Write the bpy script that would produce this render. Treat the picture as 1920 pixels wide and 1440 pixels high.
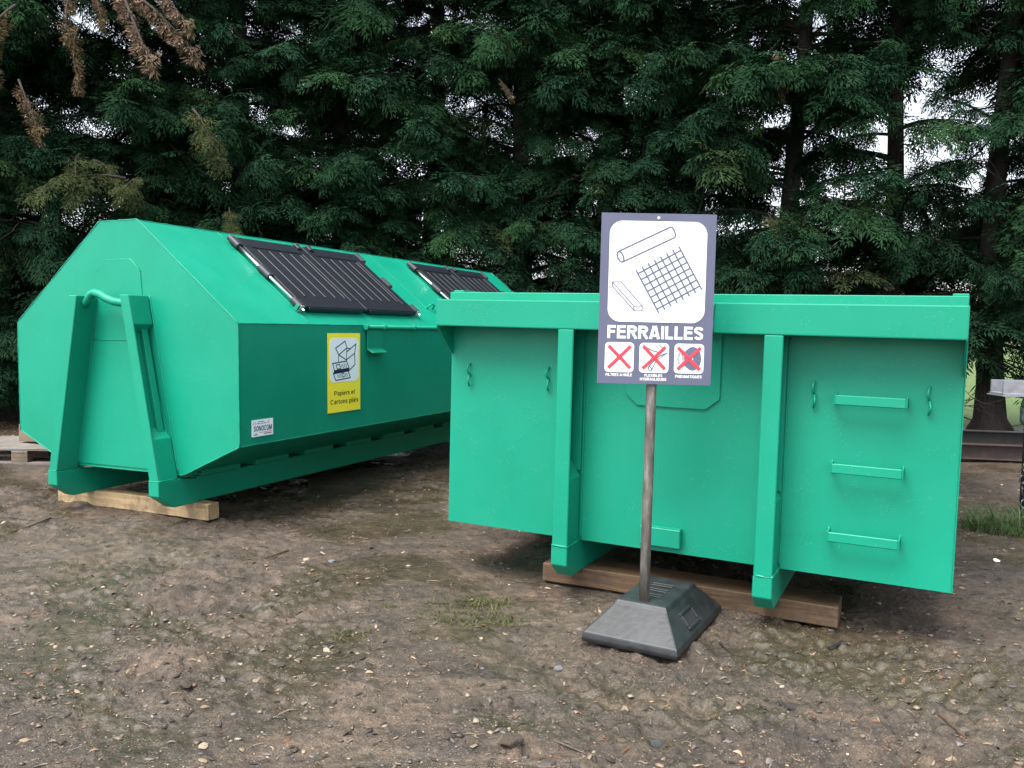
import bpy, bmesh, math, random
import numpy as np
from mathutils import Vector, Matrix

random.seed(7)
rng = np.random.default_rng(11)
scene = bpy.context.scene
C = scene.collection
for o in list(bpy.data.objects):
    bpy.data.objects.remove(o)

# ------------------------------------------------------------------ camera
PITCH, ROLL, CAMH, FPX = 0.0687, 0.0218, 1.3092, 1596.7
cd = bpy.data.cameras.new('camera')
cd.sensor_width = 36.0
cd.lens = 36.0 * FPX / 1920.0
cd.clip_start = 0.05
cd.clip_end = 2000
cam = bpy.data.objects.new('camera', cd)
C.objects.link(cam)
fwd = Vector((0, math.cos(PITCH), -math.sin(PITCH)))
up0 = Vector((0, math.sin(PITCH), math.cos(PITCH)))
rt0 = Vector((1, 0, 0))
rt = math.cos(ROLL) * rt0 + math.sin(ROLL) * up0
up = -math.sin(ROLL) * rt0 + math.cos(ROLL) * up0
M = Matrix((rt, up, -fwd)).transposed().to_4x4()
M.translation = Vector((0, 0, CAMH))
cam.matrix_world = M
scene.camera = cam

# ------------------------------------------------------------------ sky, sun, exposure
SUN_AZ = math.radians(222)      # compass-like: 0 = +Y, clockwise; light comes from behind and left of the camera
SUN_EL = math.radians(62)
w = bpy.data.worlds.new('World')
scene.world = w
w.use_nodes = True
nt = w.node_tree
nt.nodes.clear()
sky = nt.nodes.new('ShaderNodeTexSky')
sky.sky_type = 'NISHITA'
sky.sun_disc = False
sky.sun_elevation = SUN_EL
sky.sun_rotation = SUN_AZ
sky.dust_density = 3.0
hs = nt.nodes.new('ShaderNodeHueSaturation')
hs.inputs['Saturation'].default_value = 0.34
bg = nt.nodes.new('ShaderNodeBackground')
bg.inputs['Strength'].default_value = 0.11
wo = nt.nodes.new('ShaderNodeOutputWorld')
nt.links.new(sky.outputs[0], hs.inputs['Color'])
nt.links.new(hs.outputs[0], bg.inputs[0])
nt.links.new(bg.outputs[0], wo.inputs[0])

sd = bpy.data.lights.new('sun', 'SUN')
sd.energy = 1.5
sd.angle = math.radians(40)
sd.color = (1.0, 0.97, 0.92)
sun = bpy.data.objects.new('sun', sd)
C.objects.link(sun)
sdir = Vector((math.sin(SUN_AZ) * math.cos(SUN_EL), math.cos(SUN_AZ) * math.cos(SUN_EL), math.sin(SUN_EL)))
sun.rotation_euler = sdir.to_track_quat('Z', 'Y').to_euler()
sun.location = sdir * 30

vs = scene.view_settings
vs.view_transform = 'Standard'
vs.look = 'None'
vs.gamma = 1.0
vs.use_curve_mapping = False
vs.exposure = 1.92

# ------------------------------------------------------------------ node helpers
def new_mat(name):
    m = bpy.data.materials.new(name)
    m.use_nodes = True
    nt = m.node_tree
    nt.nodes.clear()
    out = nt.nodes.new('ShaderNodeOutputMaterial')
    b = nt.nodes.new('ShaderNodeBsdfPrincipled')
    nt.links.new(b.outputs[0], out.inputs[0])
    return m, nt, b, out

def N(nt, t, **k):
    n = nt.nodes.new(t)
    for a, v in k.items():
        if a in n.inputs.keys():
            n.inputs[a].default_value = v
        else:
            setattr(n, a, v)
    return n

def noise(nt, vec, scale, detail=4, rough=.55, dist=0.0):
    n = nt.nodes.new('ShaderNodeTexNoise')
    n.inputs['Scale'].default_value = scale
    n.inputs['Detail'].default_value = detail
    n.inputs['Roughness'].default_value = rough
    n.inputs['Distortion'].default_value = dist
    if vec is not None:
        nt.links.new(vec, n.inputs['Vector'])
    return n.outputs['Fac']

def ramp(nt, fac, stops):
    r = nt.nodes.new('ShaderNodeValToRGB')
    e = r.color_ramp.elements
    while len(e) < len(stops):
        e.new(.5)
    for i, (p, c) in enumerate(stops):
        e[i].position = p
        if not hasattr(c, '__len__'):
            c = (c, c, c)
        e[i].color = (*c, 1)
    nt.links.new(fac, r.inputs[0])
    return r.outputs[0]

def mix(nt, fac, a, b, mode='MIX'):
    m = nt.nodes.new('ShaderNodeMix')
    m.data_type = 'RGBA'
    m.blend_type = mode
    def put(sock, v):
        if hasattr(v, 'is_output') or hasattr(v, 'links'):
            nt.links.new(v, sock)
        elif hasattr(v, '__len__'):
            sock.default_value = (*v, 1) if len(v) == 3 else v
        else:
            sock.default_value = v
    put(m.inputs['Factor'], fac)
    put(m.inputs['A'], a)
    put(m.inputs['B'], b)
    return m.outputs['Result']

def math_n(nt, op, a, b=None, c=None):
    m = nt.nodes.new('ShaderNodeMath')
    m.operation = op
    for i, v in enumerate((a, b, c)):
        if v is None:
            continue
        if hasattr(v, 'links'):
            nt.links.new(v, m.inputs[i])
        else:
            m.inputs[i].default_value = v
    return m.outputs[0]

def bump(nt, b, h, strength, dist):
    n = nt.nodes.new('ShaderNodeBump')
    n.inputs['Strength'].default_value = strength
    n.inputs['Distance'].default_value = dist
    nt.links.new(h, n.inputs['Height'])
    nt.links.new(n.outputs[0], b.inputs['Normal'])
    return n

def coords(nt, which='Object'):
    return nt.nodes.new('ShaderNodeTexCoord').outputs[which]

# ------------------------------------------------------------------ materials
def green_paint():
    m, nt, b, _ = new_mat('green_paint')
    v = coords(nt)
    big = noise(nt, v, 1.3, 5, .6)
    col = ramp(nt, big, [(.3, (.0013, .216, .131)), (.7, (.0026, .275, .174))])
    # rain droplets, their white sparkle put into the colour as paler specks
    vo = nt.nodes.new('ShaderNodeTexVoronoi')
    vo.inputs['Scale'].default_value = 85
    nt.links.new(v, vo.inputs['Vector'])
    spk = math_n(nt, 'LESS_THAN', vo.outputs['Distance'], .16)
    sel = math_n(nt, 'GREATER_THAN', noise(nt, v, 9, 3), .56)
    spk = math_n(nt, 'MULTIPLY', spk, sel)
    col = mix(nt, math_n(nt, 'MULTIPLY', spk, .32), col, (.20, .48, .37))
    # grime: thin vertical dust runs
    mp = nt.nodes.new('ShaderNodeMapping')
    mp.inputs['Scale'].default_value = (14, 14, .9)
    nt.links.new(v, mp.inputs[0])
    run = noise(nt, mp.outputs[0], 1, 6, .65)
    runm = ramp(nt, run, [(.56, 0.0), (.78, .16)])
    col = mix(nt, runm, col, (.02, .165, .11))
    mp2 = nt.nodes.new('ShaderNodeMapping')
    mp2.inputs['Rotation'].default_value = (.5, .9, .3)
    mp2.inputs['Scale'].default_value = (3, 60, 60)
    nt.links.new(v, mp2.inputs[0])
    scr = ramp(nt, noise(nt, mp2.outputs[0], 1.0, 3, .5), [(.73, 0.0), (.76, .35)])
    col = mix(nt, scr, col, (.06, .30, .22))
    dust = ramp(nt, noise(nt, v, 2.6, 7, .72), [(.50, 0.0), (.75, .16)])
    col = mix(nt, dust, col, (.030, .135, .088))
    nt.links.new(col, b.inputs['Base Color'])
    rg = ramp(nt, noise(nt, v, 6, 5, .7), [(.3, .38), (.75, .56)])
    nt.links.new(rg, b.inputs['Roughness'])
    b.inputs['Specular IOR Level'].default_value = .34
    peel = noise(nt, v, 120, 3, .5)
    wav = noise(nt, v, 2.2, 2, .4)
    hsum = math_n(nt, 'ADD', math_n(nt, 'MULTIPLY', peel, .12), math_n(nt, 'MULTIPLY', wav, 1.5))
    hsum = math_n(nt, 'ADD', hsum, math_n(nt, 'MULTIPLY', spk, .35))
    bump(nt, b, hsum, .55, .004)
    return m

def simple(name, col, rough, metal=0.0, var=.15, scale=20, bumps=.2, bscale=80, bdist=.002, spec=.5):
    if not any(k in name for k in ('yellow', 'white', 'pale', 'steel', 'red', 'faint', 'pink')):
        col = tuple(c * .72 for c in col)
    m, nt, b, _ = new_mat(name)
    v = coords(nt)
    f = noise(nt, v, scale, 5, .6)
    lo = tuple(c * (1 - var) for c in col)
    hi = tuple(min(1, c * (1 + var)) for c in col)
    nt.links.new(ramp(nt, f, [(.3, lo), (.7, hi)]), b.inputs['Base Color'])
    b.inputs['Roughness'].default_value = rough
    b.inputs['Metallic'].default_value = metal
    b.inputs['Specular IOR Level'].default_value = spec
    if bumps:
        bump(nt, b, noise(nt, v, bscale, 3), bumps, bdist)
    return m

def wood(name, c0, c1, dirt, axis=(1.2, 28, 28), stain=.5):
    m, nt, b, _ = new_mat(name)
    v = coords(nt)
    mp = nt.nodes.new('ShaderNodeMapping')
    mp.inputs['Scale'].default_value = axis
    nt.links.new(v, mp.inputs[0])
    g = noise(nt, mp.outputs[0], 2.0, 6, .65, .8)
    col = ramp(nt, g, [(.3, c0), (.68, c1)])
    st = ramp(nt, noise(nt, v, 5.0, 5, .7), [(.47, 0.0), (.64, stain)])
    col = mix(nt, st, col, dirt)
    fine = ramp(nt, noise(nt, v, 42, 3, .6), [(.57, 0.0), (.72, .5)])
    col = mix(nt, fine, col, dirt)
    nt.links.new(col, b.inputs['Base Color'])
    b.inputs['Roughness'].default_value = .7
    bump(nt, b, g, .6, .004)
    return m

def foliage(name, stops, trans=.25):
    m, nt, b, out = new_mat(name)
    v = coords(nt)
    oi = nt.nodes.new('ShaderNodeObjectInfo')
    base = ramp(nt, oi.outputs['Random'], stops)
    vary = ramp(nt, noise(nt, v, 3.5, 4, .6), [(.3, .27), (.72, .95)])
    col = mix(nt, 1.0, base, vary, 'MULTIPLY')
    # new growth at the tips is paler and yellower (own colour of the plant)
    at = nt.nodes.new('ShaderNodeAttribute')
    at.attribute_name = 'tip'
    col = mix(nt, math_n(nt, 'MULTIPLY', at.outputs['Fac'], .55), col, mix(nt, .5, col, (.042, .098, .046)))
    if trans >= .2:
        nt.links.new(col, b.inputs['Base Color'])
    if trans < .2:
        d = nt.nodes.new('ShaderNodeBsdfDiffuse')
        nt.links.new(col, d.inputs[0])
        nt.links.new(d.outputs[0], out.inputs[0])
        nt.nodes.remove(b)
        return m
    b.inputs['Roughness'].default_value = .55
    b.inputs['Specular IOR Level'].default_value = .25
    t = nt.nodes.new('ShaderNodeBsdfTranslucent')
    nt.links.new(mix(nt, .4, col, (.10, .20, .03)), t.inputs[0])
    ms = nt.nodes.new('ShaderNodeMixShader')
    ms.inputs[0].default_value = trans
    nt.links.new(b.outputs[0], ms.inputs[1])
    nt.links.new(t.outputs[0], ms.inputs[2])
    nt.links.new(ms.outputs[0], out.inputs[0])
    return m

MAT = {}
MAT['green'] = green_paint()
MAT['lid'] = simple('black_lid_plastic', (.0085, .0125, .022), .50, 0, .25, 30, .5, 260, .0015)
MAT['sleeve'] = simple('hinge_sleeve_rubber', (.035, .036, .052), .5, 0, .2, 30, .2, 200, .001)
MAT['steel'] = simple('bright_steel', (.80, .80, .80), .22, 1.0, .1, 40, .05, 200, .001)
MAT['zinc'] = simple('galvanised_steel', (.50, .54, .55), .45, .8, .2, 30, .1, 100, .001)
MAT['yellow'] = simple('yellow_sticker_vinyl', (.93, .80, .05), .4, 0, .04, 6, .04, 60, .001)
MAT['pale'] = simple('pale_print', (.78, .87, .93), .4, 0, .03, 6, 0)
MAT['ink'] = simple('dark_blue_ink', (.012, .020, .060), .45, 0, .1, 10, 0)
MAT['brownink'] = simple('dark_brown_ink', (.055, .045, .008), .45, 0, .1, 10, 0)
MAT['logo'] = simple('logo_blue_ink', (.012, .020, .14), .45, 0, .1, 10, 0)
MAT['greyink'] = simple('grey_ink', (.22, .24, .34), .45, 0, .1, 10, 0)
MAT['redink'] = simple('red_ink', (.72, .05, .075), .42, 0, .06, 10, 0)
MAT['signgrey'] = simple('grey_blue_sign_vinyl', (.140, .152, .240), .42, 0, .07, 4, .05, 30, .001)
MAT['signwhite'] = simple('white_sign_print', (.86, .87, .85), .40, 0, .02, 4, 0)
MAT['signline'] = simple('grey_sign_line', (.15, .165, .26), .45, 0, .06, 10, 0)
MAT['faint'] = simple('faint_grey_line', (.66, .68, .69), .45, 0, .04, 10, 0)
MAT['rubber'] = simple('black_rubber', (.024, .027, .030), .50, 0, .6, 9, .5, 45, .003, .5)
MAT['recess'] = simple('rubber_recess', (.02, .02, .022), .8, 0, .2, 20, .2)
MAT['plank_fresh'] = wood('pale_sawn_pine', (.30, .205, .105), (.47, .35, .20), (.085, .055, .03), stain=.75)
MAT['plank_old'] = wood('wet_brown_timber', (.055, .030, .015), (.135, .080, .040), (.022, .015, .010), stain=.55)
MAT['pallet_grey'] = wood('grey_weathered_pallet_wood', (.11, .095, .085), (.22, .195, .175), (.06, .05, .04), stain=.5)
MAT['block_wood'] = wood('brown_block_wood', (.115, .080, .052), (.21, .155, .105), (.06, .045, .03), stain=.6)
MAT['rustbeam'] = simple('rusty_brown_beam', (.055, .034, .032), .55, .1, .4, 12, .4, 60, .003)
MAT['darkbeam'] = simple('dark_old_beam', (.022, .021, .021), .6, .1, .4, 12, .4, 60, .003)
MAT['galvold'] = simple('dull_grey_galvanised', (.36, .36, .40), .45, .35, .2, 14, .2, 60, .002)
MAT['chain'] = simple('dark_chain_steel', (.10, .105, .12), .35, .8, .4, 30, .3, 100, .002)
MAT['film'] = simple('dirty_plastic_film', (.34, .34, .37), .25, 0, .35, 14, .6, 25, .01)

def pole_mat():
    m, nt, b, _ = new_mat('weathered_galvanised_tube')
    v = coords(nt)
    mp = nt.nodes.new('ShaderNodeMapping')
    mp.inputs['Scale'].default_value = (1, 1, .22)
    nt.links.new(v, mp.inputs[0])
    f = noise(nt, mp.outputs[0], 34, 5, .7)
    col = ramp(nt, f, [(.36, (.075, .062, .052)), (.52, (.125, .112, .10)), (.66, (.22, .215, .205))])
    nt.links.new(col, b.inputs['Base Color'])
    b.inputs['Roughness'].default_value = .55
    b.inputs['Metallic'].default_value = .15
    bump(nt, b, f, .4, .002)
    return m
MAT['pole'] = pole_mat()

def bark_mat():
    m, nt, b, _ = new_mat('cypress_bark')
    v = coords(nt)
    mp = nt.nodes.new('ShaderNodeMapping')
    mp.inputs['Scale'].default_value = (1, 1, .12)
    nt.links.new(v, mp.inputs[0])
    f = noise(nt, mp.outputs[0], 26, 6, .7, .4)
    nt.links.new(ramp(nt, f, [(.3, (.008, .0065, .006)), (.7, (.040, .031, .026))]), b.inputs['Base Color'])
    b.inputs['Roughness'].default_value = .9
    bump(nt, b, f, 1.0, .03)
    return m
MAT['bark'] = bark_mat()
MAT['twig'] = simple('grey_brown_twig', (.040, .030, .023), .85, 0, .35, 12, 0)

G_STOPS = [(0.0, (.0032, .0120, .0085)), (.35, (.0058, .0205, .0120)), (.60, (.0110, .0340, .0165)), (.80, (.0210, .0530, .0210)), (.92, (.0330, .0600, .0200)), (.97, (.034, .042, .0175)), (1.0, (.045, .034, .017))]
MAT['leaf'] = foliage('cypress_foliage', G_STOPS, .14)
MAT['leaf_blue'] = foliage('blue_green_cypress_foliage', [(0.0, (.0035, .0130, .0105)), (.5, (.0072, .0240, .0170)), (1.0, (.0140, .0400, .0240))], .14)
MAT['leaf_olive'] = foliage('yellowing_cypress_foliage', [(0.0, (.060, .062, .026)), (1.0, (.115, .092, .040))], .15)
MAT['leaf_dead'] = foliage('dead_brown_cypress_foliage', [(0.0, (.150, .070, .044)), (1.0, (.205, .105, .070))], .12)
MAT['leaf_pink'] = foliage('dry_pinkish_cypress_foliage', [(0.0, (.275, .150, .120)), (1.0, (.315, .178, .145))], .12)
MAT['grass'] = foliage('short_wet_grass', [(0.0, (.15, .145, .045)), (.6, (.19, .18, .06)), (1.0, (.25, .22, .09))], .3)
MAT['grass_green'] = foliage('fresh_green_grass', [(0.0, (.07, .14, .04)), (1.0, (.14, .20, .065))], .3)

def ground_mat():
    m, nt, b, _ = new_mat('wet_muddy_earth')
    v = coords(nt)
    big = noise(nt, v, .75, 6, .62, .6)
    mid = noise(nt, v, 3.1, 6, .65, .4)
    fine = noise(nt, v, 21, 6, .72)
    grit = noise(nt, v, 95, 4, .7)
    mp = nt.nodes.new('ShaderNodeMapping')
    mp.inputs['Rotation'].default_value = (0, 0, .35)
    mp.inputs['Scale'].default_value = (.55, 1.5, 1)
    nt.links.new(v, mp.inputs[0])
    streak = noise(nt, mp.outputs[0], 4.2, 7, .72, .9)
    col = ramp(nt, big, [(.30, (.066, .049, .037)), (.45, (.105, .078, .057)), (.58, (.150, .110, .080)), (.72, (.108, .086, .052))])
    alg = ramp(nt, noise(nt, v, .95, 5, .6, .8), [(.50, 0.0), (.66, .6)])
    col = mix(nt, alg, col, (.086, .074, .038))
    cl = ramp(nt, noise(nt, v, 1.9, 5, .62), [(.53, 0.0), (.70, .65)])
    col = mix(nt, cl, col, (.200, .128, .085))
    gr = ramp(nt, noise(nt, v, 2.7, 6, .7), [(.55, 0.0), (.70, .6)])
    col = mix(nt, gr, col, (.118, .102, .098))
    col = mix(nt, .9, col, ramp(nt, streak, [(.30, .38), (.68, 1.42)]), 'MULTIPLY')
    col = mix(nt, .7, col, ramp(nt, mid, [(.28, .55), (.72, 1.38)]), 'MULTIPLY')
    col = mix(nt, .95, col, ramp(nt, fine, [(.30, .36), (.68, 1.6)]), 'MULTIPLY')
    col = mix(nt, .8, col, ramp(nt, grit, [(.30, .50), (.72, 1.55)]), 'MULTIPLY')
    # tiny pale grains
    vo = nt.nodes.new('ShaderNodeTexVoronoi')
    vo.inputs['Scale'].default_value = 105
    nt.links.new(v, vo.inputs['Vector'])
    sp = math_n(nt, 'LESS_THAN', vo.outputs['Distance'], .30)
    sel = math_n(nt, 'GREATER_THAN', math_n(nt, 'ADD', noise(nt, v, 14, 4, .7), math_n(nt, 'MULTIPLY', noise(nt, v, 1.4, 4, .6), .5)), .765)
    col = mix(nt, math_n(nt, 'MULTIPLY', math_n(nt, 'MULTIPLY', sp, sel), .75), col, (.36, .27, .19))
    # wet, compacted places are darker and glossier
    wet = ramp(nt, noise(nt, v, .95, 6, .6, 1.0), [(.47, 0.0), (.57, 1.0)])
    col = mix(nt, math_n(nt, 'MULTIPLY', wet, .45), col, (.062, .054, .036))
    # brown needle litter along the foot of the trees, grass field beyond them
    sx = nt.nodes.new('ShaderNodeSeparateXYZ')
    nt.links.new(v, sx.inputs[0])
    yy = math_n(nt, 'ADD', sx.outputs['Y'], math_n(nt, 'MULTIPLY', math_n(nt, 'SUBTRACT', mid, .5), 1.6))
    lit = ramp(nt, math_n(nt, 'DIVIDE', yy, 20.0), [(.37, 0.0), (.45, .8)])
    col = mix(nt, lit, col, mix(nt, fine, (.040, .028, .020), (.14, .10, .065)))
    fld = ramp(nt, math_n(nt, 'DIVIDE', yy, 20.0), [(.600, 0.0), (.625, 1.0)])
    gcol = mix(nt, noise(nt, v, 6, 5, .7), (.085, .150, .035), (.17, .255, .07))
    col = mix(nt, fld, col, gcol)
    hsv = nt.nodes.new('ShaderNodeHueSaturation')
    hsv.inputs['Saturation'].default_value = 1.02
    hsv.inputs['Value'].default_value = .60
    nt.links.new(col, hsv.inputs['Color'])
    nt.links.new(hsv.outputs[0], b.inputs['Base Color'])
    rg = ramp(nt, math_n(nt, 'ADD', math_n(nt, 'MULTIPLY', fine, .5), math_n(nt, 'MULTIPLY', math_n(nt, 'SUBTRACT', 1.0, wet), .5)), [(.22, .20), (.72, .60)])
    rg = mix(nt, math_n(nt, 'MULTIPLY', wet, .55), rg, (.22, .22, .22))
    rg = mix(nt, fld, rg, (.9, .9, .9))
    nt.links.new(rg, b.inputs['Roughness'])
    b.inputs['Specular IOR Level'].default_value = .5
    h = math_n(nt, 'ADD', math_n(nt, 'MULTIPLY', fine, 1.0), math_n(nt, 'MULTIPLY', grit, .35))
    h = math_n(nt, 'ADD', h, math_n(nt, 'MULTIPLY', math_n(nt, 'MULTIPLY', sp, sel), .15))
    h = math_n(nt, 'MULTIPLY', h, math_n(nt, 'SUBTRACT', 1.0, math_n(nt, 'MULTIPLY', wet, .62)))
    bump(nt, b, h, 1.0, .020)
    return m
MAT['ground'] = ground_mat()

def attr_mat(name, rough, bs=60):
    m, nt, b, _ = new_mat(name)
    at = nt.nodes.new('ShaderNodeAttribute')
    at.attribute_name = 'tone'
    v = coords(nt)
    col = mix(nt, .6, at.outputs['Color'], ramp(nt, noise(nt, v, bs, 4), [(.3, .42), (.7, .98)]), 'MULTIPLY')
    nt.links.new(col, b.inputs['Base Color'])
    b.inputs['Roughness'].default_value = rough
    return m
MAT['gravel'] = attr_mat('mixed_gravel', .5)
MAT['litter'] = attr_mat('bark_and_twig_litter', .75)
MAT['stone_brown'] = simple('brown_wet_stone', (.105, .078, .058), .5, 0, .5, 14, .8, 40, .006)
MAT['stone_grey'] = simple('grey_slate_stone', (.20, .20, .215), .5, 0, .4, 14, .6, 40, .005)
MAT['stone_dark'] = simple('dark_slate_stone', (.075, .085, .09), .42, 0, .5, 18, .7, 40, .005)
MAT['stone_cream'] = simple('cream_limestone', (.46, .37, .27), .6, 0, .35, 18, .6, 50, .005)
MAT['white'] = simple('white_scrap', (.80, .80, .78), .5, 0, .05, 10, 0)

# ------------------------------------------------------------------ mesh helpers
class MB:
    def __init__(s):
        s.v, s.f = [], []
    def add(s, vs, fs):
        n = len(s.v)
        s.v += [tuple(p) for p in vs]
        s.f += [tuple(i + n for i in f) for f in fs]
        return s
    def box(s, a, b):
        (x0, y0, z0), (x1, y1, z1) = a, b
        vs = [(x0, y0, z0), (x1, y0, z0), (x1, y1, z0), (x0, y1, z0), (x0, y0, z1), (x1, y0, z1), (x1, y1, z1), (x0, y1, z1)]
        return s.add(vs, [(3, 2, 1, 0), (4, 5, 6, 7), (0, 1, 5, 4), (1, 2, 6, 5), (2, 3, 7, 6), (3, 0, 4, 7)])
    def hexa(s, b, t):          # 4 bottom and 4 top points, counter-clockwise seen from above
        return s.add(list(b) + list(t), [(3, 2, 1, 0), (4, 5, 6, 7), (0, 1, 5, 4), (1, 2, 6, 5), (2, 3, 7, 6), (3, 0, 4, 7)])
    def prism(s, pts, vec):
        n = len(pts)
        v = Vector(vec)
        vs = [Vector(p) for p in pts] + [Vector(p) + v for p in pts]
        fs = [tuple(reversed(range(n))), tuple(range(n, 2 * n))]
        fs += [(i, (i + 1) % n, n + (i + 1) % n, n + i) for i in range(n)]
        return s.add(vs, fs)
    def tube(s, path, r, n=8, caps=True):
        P = [Vector(p) for p in path]
        R = r if hasattr(r, '__len__') else [r] * len(P)
        rings = []
        ref = None
        for i, p in enumerate(P):
            t = (P[min(i + 1, len(P) - 1)] - P[max(i - 1, 0)])
            if t.length < 1e-9:
                t = Vector((0, 0, 1))
            t.normalize()
            if ref is None:
                ref = Vector((0, 0, 1)) if abs(t.z) < .9 else Vector((1, 0, 0))
            a = t.cross(ref)
            if a.length < 1e-6:
                a = t.cross(Vector((0, 1, 0)))
            a.normalize()
            b = a.cross(t).normalized()
            ref = b
            rings.append([p + (a * math.cos(k * 2 * math.pi / n) + b * math.sin(k * 2 * math.pi / n)) * R[i] for k in range(n)])
        vs = [q for ring in rings for q in ring]
        fs = []
        for i in range(len(P) - 1):
            for k in range(n):
                k2 = (k + 1) % n
                fs.append((i * n + k, i * n + k2, (i + 1) * n + k2, (i + 1) * n + k))
        if caps:
            fs.append(tuple(reversed(range(n))))
            fs.append(tuple((len(P) - 1) * n + k for k in range(n)))
        return s.add(vs, fs)
    def build(s, name, mat, parent=None, bevel=0, smooth=False, seg=1):
        me = bpy.data.meshes.new(name)
        me.from_pydata(s.v, [], s.f)
        bm = bmesh.new()
        bm.from_mesh(me)
        bmesh.ops.recalc_face_normals(bm, faces=bm.faces)
        if bevel:
            ed = [e for e in bm.edges if len(e.link_faces) == 2 and e.calc_face_angle(0) > .45]
            bmesh.ops.bevel(bm, geom=ed, offset=bevel, segments=seg, profile=.6, affect='EDGES', clamp_overlap=True)
        bm.to_mesh(me)
        bm.free()
        if smooth:
            for p in me.polygons:
                p.use_smooth = True
        me.materials.append(MAT[mat] if isinstance(mat, str) else mat)
        o = bpy.data.objects.new(name, me)
        C.objects.link(o)
        if parent is not None:
            o.parent = parent
        return o

def thing(name, label, cat, loc=(0, 0, 0), rot=(0, 0, 0), group=None):
    o = bpy.data.objects.new(name, None)
    o.empty_display_size = .2
    C.objects.link(o)
    o.location = loc
    o.rotation_euler = rot
    tag(o, label, cat, group)
    return o

def tag(o, label, cat, group=None):
    o['label'] = label
    o['category'] = cat
    if group:
        o['group'] = group
    return o

def raw_mesh(name, V, F, mats, smooth=False):
    """V (n,3) float, F (m,k) int with constant k"""
    V = np.ascontiguousarray(V, dtype=np.float32)
    F = np.ascontiguousarray(F, dtype=np.int32)
    me = bpy.data.meshes.new(name)
    k = F.shape[1]
    me.vertices.add(len(V))
    me.vertices.foreach_set('co', V.ravel())
    me.loops.add(F.size)
    me.loops.foreach_set('vertex_index', F.ravel())
    me.polygons.add(len(F))
    me.polygons.foreach_set('loop_start', np.arange(0, F.size, k, dtype=np.int32))
    me.polygons.foreach_set('loop_total', np.full(len(F), k, dtype=np.int32))
    if smooth:
        me.polygons.foreach_set('use_smooth', np.ones(len(F), dtype=bool))
    for m in mats:
        me.materials.append(MAT[m])
    me.update(calc_edges=True)
    return me

# ------------------------------------------------------------------ terrain height (shared by everything that lies on it)
_perm = rng.random((256, 256))
def vnoise(x, y):
    xi = np.floor(x).astype(int); yi = np.floor(y).astype(int)
    fx = x - xi; fy = y - yi
    fx = fx * fx * (3 - 2 * fx); fy = fy * fy * (3 - 2 * fy)
    a = _perm[xi & 255, yi & 255]; b = _perm[(xi + 1) & 255, yi & 255]
    c = _perm[xi & 255, (yi + 1) & 255]; d = _perm[(xi + 1) & 255, (yi + 1) & 255]
    return (a * (1 - fx) + b * fx) * (1 - fy) + (c * (1 - fx) + d * fx) * fy - .5

def H(x, y):
    x = np.asarray(x, float); y = np.asarray(y, float)
    r = lambda a, s: (x * math.cos(a) - y * math.sin(a)) * s
    q = lambda a, s: (x * math.sin(a) + y * math.cos(a)) * s
    h = .026 * vnoise(r(.45, .55) + 3, q(.45, 3.4) + 17) + .022 * vnoise(r(.4, .8) + 9, q(.4, .8) + 3)
    h += .020 * vnoise(r(1.1, 2.3) + 31, q(1.1, 2.3) + 7)
    rough = np.clip(vnoise(r(.2, 1.1) + 71, q(.2, 1.1) + 13) * 2.4 + .46, .08, 1.1)
    h += rough * (.030 * vnoise(r(.7, 6.1) + 50, q(.7, 6.1)) + .024 * vnoise(r(1.9, 14) + 5, q(1.9, 14) + 60)
                  + .0215 * vnoise(r(.3, 31) + 8, q(.3, 31) + 21) + .0140 * vnoise(r(2.3, 67) + 2, q(2.3, 67) + 90))
    fade = np.clip((16 - np.hypot(x, y)) / 3, .15, 1)
    return h * fade - .006

def Hs(x, y):
    return float(H(np.array([x]), np.array([y]))[0])

def build_ground():
    s = np.concatenate([[-90, -25, -8, -3.2, -1.6, -1.05], np.linspace(-.86, .86, 500), [1.05, 1.6, 3.2, 8, 25, 90]])
    ys = [1.7]
    while ys[-1] < 13.5:
        ys.append(ys[-1] * 1.0035)
    ys = np.concatenate([[-60, -25, -10, -4, -1, .6, 1.2], ys, np.geomspace(14, 900, 24)])
    S, Y = np.meshgrid(s, ys)
    X = S * np.clip(Y, 1.7, 30)
    X = np.where(np.abs(S) > 20, np.sign(S) * 900, X)
    Z = H(X, Y)
    V = np.stack([X, Y, Z], -1).reshape(-1, 3)
    nr, nc = X.shape
    i = np.arange(nr * nc).reshape(nr, nc)
    F = np.stack([i[:-1, :-1], i[:-1, 1:], i[1:, 1:], i[1:, :-1]], -1).reshape(-1, 4)
    me = raw_mesh('ground', V, F, ['ground'], True)
    o = bpy.data.objects.new('ground', me)
    C.objects.link(o)
    o['kind'] = 'structure'
    o['label'] = 'wet brown muddy yard with gravel and patches of algae'
build_ground()

# ------------------------------------------------------------------ flat print helpers (signs): everything in a plane x,z facing -y
def ribbon(mb, pts, wd, y, closed=False):
    P = [Vector((p[0], p[1])) for p in pts]
    n = len(P)
    L, R = [], []
    for i, p in enumerate(P):
        if closed:
            a, b = P[(i - 1) % n], P[(i + 1) % n]
        else:
            a, b = P[max(i - 1, 0)], P[min(i + 1, n - 1)]
        d0 = (p - a).normalized() if (p - a).length > 1e-9 else (b - p).normalized()
        d1 = (b - p).normalized() if (b - p).length > 1e-9 else d0
        t = d0 + d1
        t = t.normalized() if t.length > 1e-6 else d0
        nn = Vector((-t.y, t.x))
        c = max(.45, nn.dot(Vector((-d0.y, d0.x))))
        L.append(p + nn * wd / 2 / c)
        R.append(p - nn * wd / 2 / c)
    k = n if closed else n - 1
    vs = [(q.x, y, q.y) for q in L] + [(q.x, y, q.y) for q in R]
    fs = [(i, (i + 1) % n, n + (i + 1) % n, n + i) for i in range(k)]
    # orient towards -y
    mb.add(vs, fs)

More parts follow.
